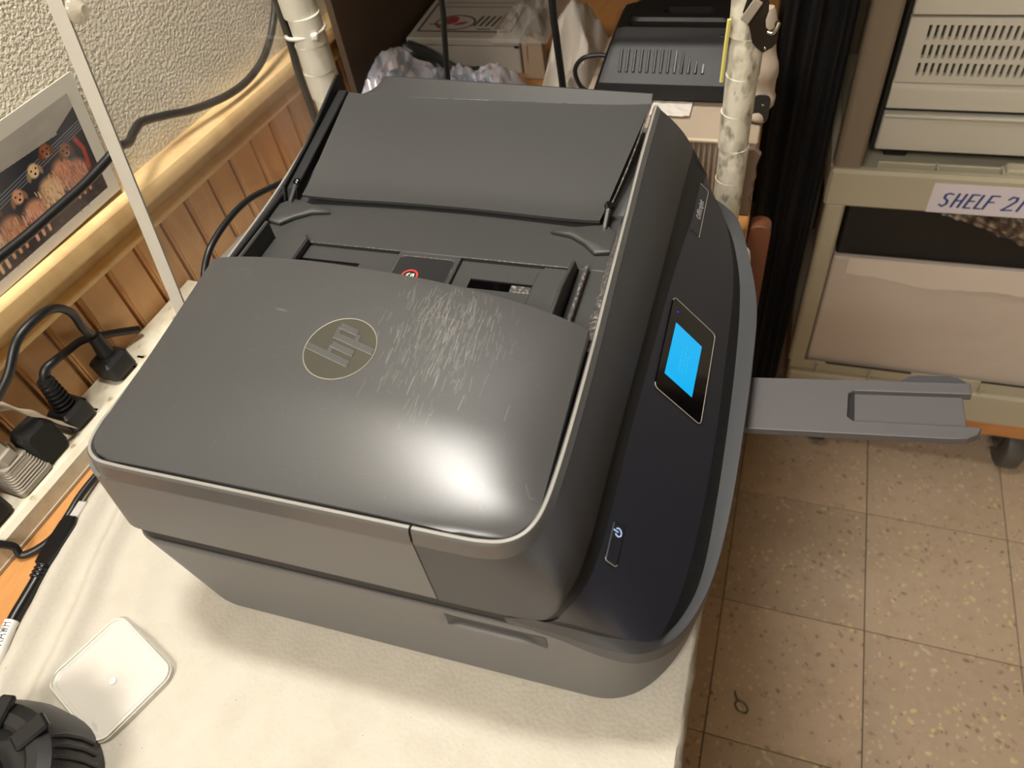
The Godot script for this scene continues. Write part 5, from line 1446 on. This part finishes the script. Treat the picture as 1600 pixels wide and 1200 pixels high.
	single("torn_card", MB.new().prism(rg, Vector3(0, 0, -0.6290), Vector3.RIGHT, Vector3.UP * 1.22, Vector3(0, 0, 1), 0.006, 0.0008), flat(Color(0.40, 0.33, 0.27), 0.8), "ragged torn brown card at the right end of the cardboard box", "card", Vector3(-0.004, 0, -0.625))
	# reddish brown board fixed to the bench's front
	single("brown_board", MB.new().prism(rrect(0.0030, -0.18, 0.0245, -0.0100, 0.010), Vector3(0, 0, -0.6400), Vector3.RIGHT, Vector3.UP, Vector3(0, 0, 1), 0.018, 0.001), flat(Color(0.46, 0.27, 0.18), 0.5), "reddish brown board with a rounded top against the bench's front edge", "board", Vector3(0.014, -0.18, -0.631))
	# dark hanging cloth between bench and cart
	var rr := []
	for j in 26:
		var y := lerpf(-BENCH + 0.004, 0.42, j / 25.0)
		var row := PackedVector3Array()
		for i in 41:
			var u := i / 40.0
			row.append(Vector3(lerpf(0.008, 0.096, u), y, -1.010 + 0.014 * sin(u * 17.0 + 0.4 * sin(y * 4.0)) + 0.006 * sin(u * 41.0 + y * 2.0)))
		rr.append(row)
	var back := []
	for r in rr:
		var q := PackedVector3Array()
		for p in r: q.append(p + Vector3(0, 0, -0.004))
		back.append(q)
	single("dark_curtain", MB.new().sheet(rr, Vector3(0, 0, 1)).sheet(back, Vector3(0, 0, -1)), flat(Color(0.085, 0.078, 0.085), 0.85), "near-black cloth hanging in folds between the bench and the beige cart", "curtain", Vector3(0.045, -BENCH, -1.01), "", 60.0)
	# wooden cabinet in the dark behind the cart
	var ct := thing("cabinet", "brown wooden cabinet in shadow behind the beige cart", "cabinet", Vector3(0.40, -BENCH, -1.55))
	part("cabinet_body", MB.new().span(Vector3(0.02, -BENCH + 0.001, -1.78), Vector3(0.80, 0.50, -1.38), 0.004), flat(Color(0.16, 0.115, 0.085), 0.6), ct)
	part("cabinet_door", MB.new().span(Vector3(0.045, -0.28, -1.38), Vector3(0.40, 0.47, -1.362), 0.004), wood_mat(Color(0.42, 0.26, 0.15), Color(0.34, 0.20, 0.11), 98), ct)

func ink_mat() -> Material:
	return flat(Color(0.05, 0.045, 0.04), 0.7)

func build_charger(o: Vector3) -> void:
	var t := thing("battery_charger", "black battery charger with a grooved front and an oval grip hole", "charger", o - Vector3(0, 0.0025, 0))
	var blk := flat(Color(0.022, 0.021, 0.021), 0.5)
	# body: cross-sections across x, tapering to the left end
	var rings := []
	for q in [[-0.0700, 0.90], [-0.0670, 0.97], [-0.0600, 1.0], [0.0550, 1.0], [0.0640, 0.985], [0.0670, 0.94]]:
		var s: float = q[1]
		var ring := PackedVector3Array()
		for p in [Vector2(0.045, 0.000), Vector2(0.050, 0.004), Vector2(0.047, 0.017), Vector2(0.040, 0.024), Vector2(0.024, 0.041), Vector2(0.017, 0.0445), Vector2(0.011, 0.047), Vector2(0.004, 0.052), Vector2(-0.050, 0.052), Vector2(-0.056, 0.047), Vector2(-0.056, 0.000)]:
			ring.append(o + Vector3(q[0] + (0.018 * clampf(p.y / 0.06, 0, 1) if q[0] < 0 else 0.0), p.y * s, p.x * s))
		rings.append(ring)
	part("charger_body", MB.new().loft(rings), blk, t, 25.0)
	for k in 13:
		var x := o.x - 0.0420 + k * 0.0066
		var top := 0.0435 - 0.0009 * maxf(0, k - 7)
		part("vent_rib", MB.new().tube(PackedVector3Array([Vector3(x, o.y + 0.0250, o.z + 0.0397), Vector3(x, o.y + top - 0.0035, o.z + 0.0250)]), 0.0015, 6), flat(Color(0.11, 0.108, 0.105), 0.3), t, 60.0)
	# raised grip with an oval hole
	var hole := PackedVector2Array(); var outer := PackedVector2Array()
	var m := MB.new()
	var nh := 32
	var zc := -0.052; var y0 := 0.0500; var y1 := 0.0605
	var ro := rrect(-0.0420, -0.040, 0.0620, 0.004, 0.012, 7)
	var rows := []
	for q in [[0.0, y0], [0.0, y1 - 0.003], [0.003, y1]]:
		var ring := PackedVector3Array()
		for p in ro: ring.append(o + Vector3(lerpf(p.x, 0.010, q[0] / 0.05), q[1], lerpf(p.y, -0.018, q[0] / 0.03)))
		rows.append(ring)
	var hi := PackedVector3Array(); var lo := PackedVector3Array()
	for p in ro:
		var a := atan2((p.y + 0.018) * 1.6, p.x - 0.016)
		hi.append(o + Vector3(0.016 + cos(a) * 0.026, y1 - 0.001, -0.0165 + sin(a) * 0.0105))
		lo.append(o + Vector3(0.016 + cos(a) * 0.024, y0 + 0.003, -0.0165 + sin(a) * 0.0095))
	rows.append(hi); rows.append(lo)
	m.loft(rows, true, true)
	part("charger_grip", m, blk, t, 30.0)
	part("grip_hole", MB.new().lathe([Vector2(0, 0), Vector2(0.0080, 0), Vector2(0.0080, 0.0004), Vector2(0, 0.0004)], o + Vector3(0.016, y0 + 0.0034, -0.0165), Vector3.UP, 20), M.glass_black, t)
	part("label_plate", MB.new().box(o + Vector3(0.0560, 0.0490, 0.0060), Vector3(0.016, 0.001, 0.012), 0.0003, Basis(Vector3.RIGHT, 0.35)), flat(Color(0.13, 0.125, 0.11), 0.4), t)
	part("cord", MB.new().tube(smooth([o + Vector3(-0.060, 0.020, 0.000), o + Vector3(-0.072, 0.021, 0.0), o + Vector3(-0.088, 0.018, 0.002), o + Vector3(-0.0965, 0.005, 0.002), o + Vector3(-0.0915, -0.012, 0.002), o + Vector3(-0.078, -0.022, 0.004), o + Vector3(-0.0835, -0.034, 0.010), o + Vector3(-0.0900, -0.060, 0.030)], 6), 0.0024, 8), M.cable, t, 60.0)

# ------------------------------------------------------------------ beige cart with its load
func build_cart() -> void:
	var beige := textured(flat(Color(0.66, 0.63, 0.545), 0.5), grain(0.05, 2.0, 2, true, 81), 20.0, 0.1)
	var X1 := 0.78
	var t := thing("utility_cart", "beige plastic two-tier cart on casters at the right", "cart", Vector3(0.44, -BENCH, -1.15))
	# upper tray: floor, sides, front lip with a channel behind it
	var ut := MB.new()
	ut.span(Vector3(0.1000, -0.2160, -1.3500), Vector3(X1, -0.1780, -0.9640), 0.003)
	ut.span(Vector3(0.1000, -0.2170, -0.9640), Vector3(X1, -0.1580, -0.9480), 0.004)
	ut.span(Vector3(0.1000, -0.1800, -1.3500), Vector3(0.1120, -0.1580, -0.9620), 0.002)
	ut.span(Vector3(0.1000, -0.1800, -1.3500), Vector3(X1, -0.1580, -1.3380), 0.002)
	var upper := part("upper_tray", ut, beige, t)
	var shaded_beige := textured(flat(Color(0.47, 0.42, 0.355), 0.5), grain(0.05, 2.0, 2, true, 81), 20.0, 0.1)  # darker copy of beige, shade of the upper uprights put into the colour
	part("channel_ridge", MB.new().span(Vector3(0.1600, -0.1790, -0.9810), Vector3(X1, -0.1600, -0.9770), 0.001), beige, upper)
	for x in [0.2310, 0.3085]:
		part("channel_rib", MB.new().span(Vector3(x, -0.1790, -0.9790), Vector3(x + 0.0035, -0.1570, -0.9630), 0.0008), beige, upper)
	part("clip_block", MB.new().span(Vector3(0.3120, -0.1790, -0.9800), Vector3(0.3390, -0.1520, -0.9610), 0.002), beige, upper)
	# corner uprights
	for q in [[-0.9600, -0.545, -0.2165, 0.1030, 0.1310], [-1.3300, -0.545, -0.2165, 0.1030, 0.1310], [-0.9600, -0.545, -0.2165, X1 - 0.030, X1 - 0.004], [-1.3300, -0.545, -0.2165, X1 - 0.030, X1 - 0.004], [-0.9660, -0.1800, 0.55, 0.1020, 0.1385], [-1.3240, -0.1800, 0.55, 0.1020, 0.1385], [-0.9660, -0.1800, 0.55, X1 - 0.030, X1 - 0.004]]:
		part("upright", MB.new().prism(rrect(q[3], q[0] - 0.020, q[4], q[0] + 0.010, 0.008), Vector3(0, q[1], 0), Vector3.RIGHT, Vector3.BACK, Vector3.UP, q[2] - q[1], 0.001), shaded_beige if q[2] > 0 else beige, t, 40.0)
	# lower tray
	var lt := MB.new()
	lt.span(Vector3(0.1080, -0.6360, -1.3500), Vector3(X1, -0.5640, -0.9620), 0.003)
	lt.span(Vector3(0.1080, -0.6370, -0.9640), Vector3(X1, -0.5660, -0.9440), 0.004)
	lt.span(Vector3(0.1080, -0.5660, -0.9580), Vector3(X1, -0.5440, -0.9540), 0.001)
	var lower := part("lower_tray", lt, beige, t)
	for k in 8:
		part("tray_rib", MB.new().span(Vector3(0.150 + k * 0.085, -0.5660, -0.9560), Vector3(0.1535 + k * 0.085, -0.5480, -0.9450), 0.0008), beige, lower)
	part("tray_slot", MB.new().span(Vector3(0.165, -0.5462, -0.9556), Vector3(0.300, -0.5436, -0.9535)).span(Vector3(0.405, -0.5462, -0.9556), Vector3(0.56, -0.5436, -0.9535)), ink_mat(), lower)
	part("wood_base", MB.new().span(Vector3(0.1100, -0.6680, -1.3450), Vector3(X1, -0.6375, -0.9460), 0.002), wood_mat(Color(0.72, 0.50, 0.30), Color(0.63, 0.42, 0.24), 99, Vector3(2, 8, 8)), t)
	var rub := flat(Color(0.30, 0.29, 0.27), 0.5)
	for q in [Vector3(0.520, 0, -1.000), Vector3(0.19, 0, -1.0), Vector3(0.52, 0, -1.28), Vector3(0.19, 0, -1.28)]:
		var c: Vector3 = q + Vector3(0, -BENCH + 0.046, 0)
		var w := part("caster", MB.new().lathe([Vector2(0, -0.018), Vector2(0.036, -0.018), Vector2(0.044, -0.013), Vector2(0.0455, -0.006), Vector2(0.0455, 0.006), Vector2(0.044, 0.013), Vector2(0.036, 0.018), Vector2(0, 0.018)], c, Vector3.RIGHT, 32), rub, t)
		part("caster_fork", MB.new().span(c + Vector3(-0.024, -0.006, -0.016), c + Vector3(-0.020, 0.080, 0.016), 0.001).span(c + Vector3(0.020, -0.006, -0.016), c + Vector3(0.024, 0.080, 0.016), 0.001).span(c + Vector3(-0.024, 0.052, -0.020), c + Vector3(0.024, 0.081, 0.020), 0.002), flat(Color(0.30, 0.28, 0.25), 0.35, 0.6), w)
		part("axle_nut", MB.new().lathe([Vector2(0, 0), Vector2(0.007, 0), Vector2(0.007, 0.006), Vector2(0, 0.006)], c + Vector3(-0.024, 0, 0), Vector3.LEFT, 6), M.chrome, w, 20.0)
	# handwritten label on the lip
	var li := img(1024, 300, Color(0.80, 0.775, 0.80))
	var pen := Color(0.17, 0.22, 0.46)
	var word := [[[7, 0.6], [4, 0], [1.2, 1.2], [1.4, 3.6], [5, 5.4], [5.6, 8], [3, 10], [0, 8.8]], [[12, 0], [10.6, 10]], [[18, 0], [16.4, 10]], [[11.3, 5.2], [17.2, 4.8]], [[23, 0], [21.4, 10]], [[23, 0], [28.5, 0]], [[22.2, 4.8], [27, 4.8]], [[21.4, 10], [26.6, 10]], [[32, 0], [30.4, 10]], [[30.4, 10], [35.2, 10]], [[39, 0], [37.4, 10]], [[39, 0], [45, 0]], [[38.3, 4.8], [43, 4.6]], [[54, 2], [56, 0], [60, 0.4], [60.4, 3], [57, 6.5], [53, 10], [61, 9.6]], [[67, 0], [65.6, 10]]]
	for s in word:
		var pts := []
		for q in s: pts.append(Vector2(74 + q[0] * 6.7 - q[1] * 1.5, 92 + q[1] * 14.0))
		stroke(li, pts, 9.0, pen, 0.95, 0.4)
	var lb := thing("shelf_label", "white paper label handwritten in blue on the cart's upper lip", "label", Vector3(0.33, -0.21, -0.947))
	part("label_paper", MB.new().span(Vector3(0.2310, -0.2140, -0.9480), Vector3(0.4500, -0.1680, -0.9474)), flat(Color(0.80, 0.775, 0.80), 0.8), lb)
	part("label_writing", MB.new().quad_uv(Vector3(0.2315, -0.1684, -0.9472), Vector3(0.4495, -0.1684, -0.9472), Vector3(0.4495, -0.2136, -0.9472), Vector3(0.2315, -0.2136, -0.9472), Vector3(0, 0, 1)), pic_mat(li, 0.8), lb)

	# grey machine with vent slots on the upper tray
	var gm := flat(Color(0.71, 0.69, 0.64), 0.45)
	var dk := flat(Color(0.10, 0.09, 0.075), 0.7)
	var mt := thing("computer_case", "beige-grey machine with three rows of vent slots standing on the cart", "computer", Vector3(0.44, -0.158, -1.10))
	var zf := -0.985
	part("inner_chassis", MB.new().span(Vector3(0.1500, -0.1480, -1.3300), Vector3(X1 - 0.03, 0.42, zf - 0.010)), dk, mt)
	part("case_side", MB.new().span(Vector3(0.1460, -0.1480, -1.3300), Vector3(0.1500, 0.42, zf - 0.004), 0.001), dk, mt)
	for x in [0.17, X1 - 0.06]: 
		for z in [-1.06, -1.30]: part("case_foot", MB.new().span(Vector3(x, -0.1775, z), Vector3(x + 0.03, -0.1475, z + 0.04), 0.002), dk, mt)
	part("lower_panel", MB.new().span(Vector3(0.1520, -0.1480, zf - 0.012), Vector3(X1 - 0.03, -0.0985, zf - 0.002), 0.002).span(Vector3(0.1520, -0.0985, zf - 0.012), Vector3(X1 - 0.03, -0.0940, zf + 0.002), 0.0015), gm, mt)
	# vented fascia: real slots between bars
	var vf := MB.new()
	var vx0 := 0.1740; var pitch := 0.00765; var nslots := 40
	var ys := [[0.0040, 0.0215], [-0.0190, -0.0020], [-0.0410, -0.0245]]
	vf.span(Vector3(0.1520, -0.0500, zf - 0.010), Vector3(vx0, 0.0300, zf))
	vf.span(Vector3(vx0, 0.0215, zf - 0.010), Vector3(X1 - 0.03, 0.0300, zf))
	vf.span(Vector3(vx0, -0.0020, zf - 0.010), Vector3(X1 - 0.03, 0.0040, zf))
	vf.span(Vector3(vx0, -0.0245, zf - 0.010), Vector3(X1 - 0.03, -0.0190, zf))
	vf.span(Vector3(vx0, -0.0500, zf - 0.010), Vector3(X1 - 0.03, -0.0410, zf))
	for r in ys:
		for k in nslots:
			var x := vx0 + k * pitch + 0.0034
			vf.span(Vector3(x, r[0], zf - 0.008), Vector3(x + pitch - 0.0034, r[1], zf))
		vf.span(Vector3(vx0 + nslots * pitch, r[0], zf - 0.010), Vector3(X1 - 0.03, r[1], zf))
	part("vent_fascia", vf, gm, mt, 20.0)
	part("fascia_chin", MB.new().prism(PackedVector2Array([Vector2(0.0, -0.0500), Vector2(0.0060, -0.0540), Vector2(0.0085, -0.0620), Vector2(0.0085, -0.0860), Vector2(0.0, -0.0880)]), Vector3(0.1520, 0, zf - 0.010), Vector3(0, 0, 1), Vector3.UP, Vector3.RIGHT, X1 - 0.03 - 0.1520, 0.0), gm, mt, 50.0)
	part("upper_panel", MB.new().span(Vector3(0.1520, 0.0330, zf - 0.010), Vector3(X1 - 0.03, 0.42, zf + 0.001), 0.0015), gm, mt)

	# below: black case on a paper-wrapped box, and a crinkled bag
	single("white_box", MB.new().span(Vector3(0.1340, -0.5630, -1.3200), Vector3(X1 - 0.04, -0.3190, -0.9640), 0.003), textured(flat(Color(0.74, 0.69, 0.645), 0.75), grain(0.012, 4.0, 3, true, 84), 5.0, 0.35), "large off-white paper-covered box on the cart's lower tray", "box", Vector3(0.44, -0.564, -1.14))
	var ff := FastNoiseLite.new()
	ff.seed = 19; ff.frequency = 14.0
	var a := PackedVector3Array(); var b := PackedVector3Array(); var a2 := PackedVector3Array(); var b2 := PackedVector3Array()
	for i in 41:
		var x := lerpf(0.1560, 0.66, i / 40.0)
		a.append(Vector3(x, -0.3165, -0.9640)); b.append(Vector3(x, -0.3420 - 0.016 * smoothstep(0.15, 0.27, x) + 0.009 * ff.get_noise_1d(x), -0.9600))
		a2.append(a[i] + Vector3(0, 0, 0.0022)); b2.append(b[i] + Vector3(0, 0, 0.0008))
	single("paper_flap", MB.new().sheet([a, b], Vector3(0, 0, -1)).sheet([a, a2, b2, b], Vector3(0, 0.2, 1)), flat(Color(0.79, 0.74, 0.69), 0.8), "torn paper edge folded over the top of the off-white box", "paper", Vector3(0.40, -0.35, -0.962), "", 40.0)
	single("black_case", MB.new().span(Vector3(0.1360, -0.3185, -1.3100), Vector3(X1 - 0.05, -0.2200, -0.9700), 0.003), flat(Color(0.035, 0.036, 0.038), 0.5), "flat black case under the labelled upper lip of the cart", "case", Vector3(0.44, -0.3188, -1.14))
	var bag := MB.new()
	var rows := []
	for j in 15:
		var v := j / 14.0
		var row := PackedVector3Array()
		for i in 25:
			var u := i / 24.0
			var x := lerpf(0.255, 0.50, u)
			var low := -0.2280 - 0.105 * pow(u, 1.1)
			row.append(Vector3(x, lerpf(-0.2180, low, v), -0.9680 + 0.012 * sin(PI * v) + 0.010 * ff.get_noise_2d(x * 2.2, v * 0.22)))
		rows.append(row)
	bag.sheet(rows, Vector3(0, 0, 1))
	var bm := flat(Color(1, 1, 1), 0.18)
	bm.albedo_texture = ramp_noise([Color(0.20, 0.145, 0.12), Color(0.33, 0.26, 0.21), Color(0.62, 0.57, 0.50)], [0.3, 0.5, 0.75], 0.03, 4, 87, 256)
	bm.uv1_triplanar = true; bm.uv1_world_triplanar = true; bm.uv1_scale = Vector3.ONE * 7.0
	bm.cull_mode = BaseMaterial3D.CULL_DISABLED
	single("crinkled_bag", bag, bm, "crinkled brownish clear bag hanging over the black case at the right", "bag", Vector3(0.38, -0.33, -0.965), "", 25.0)
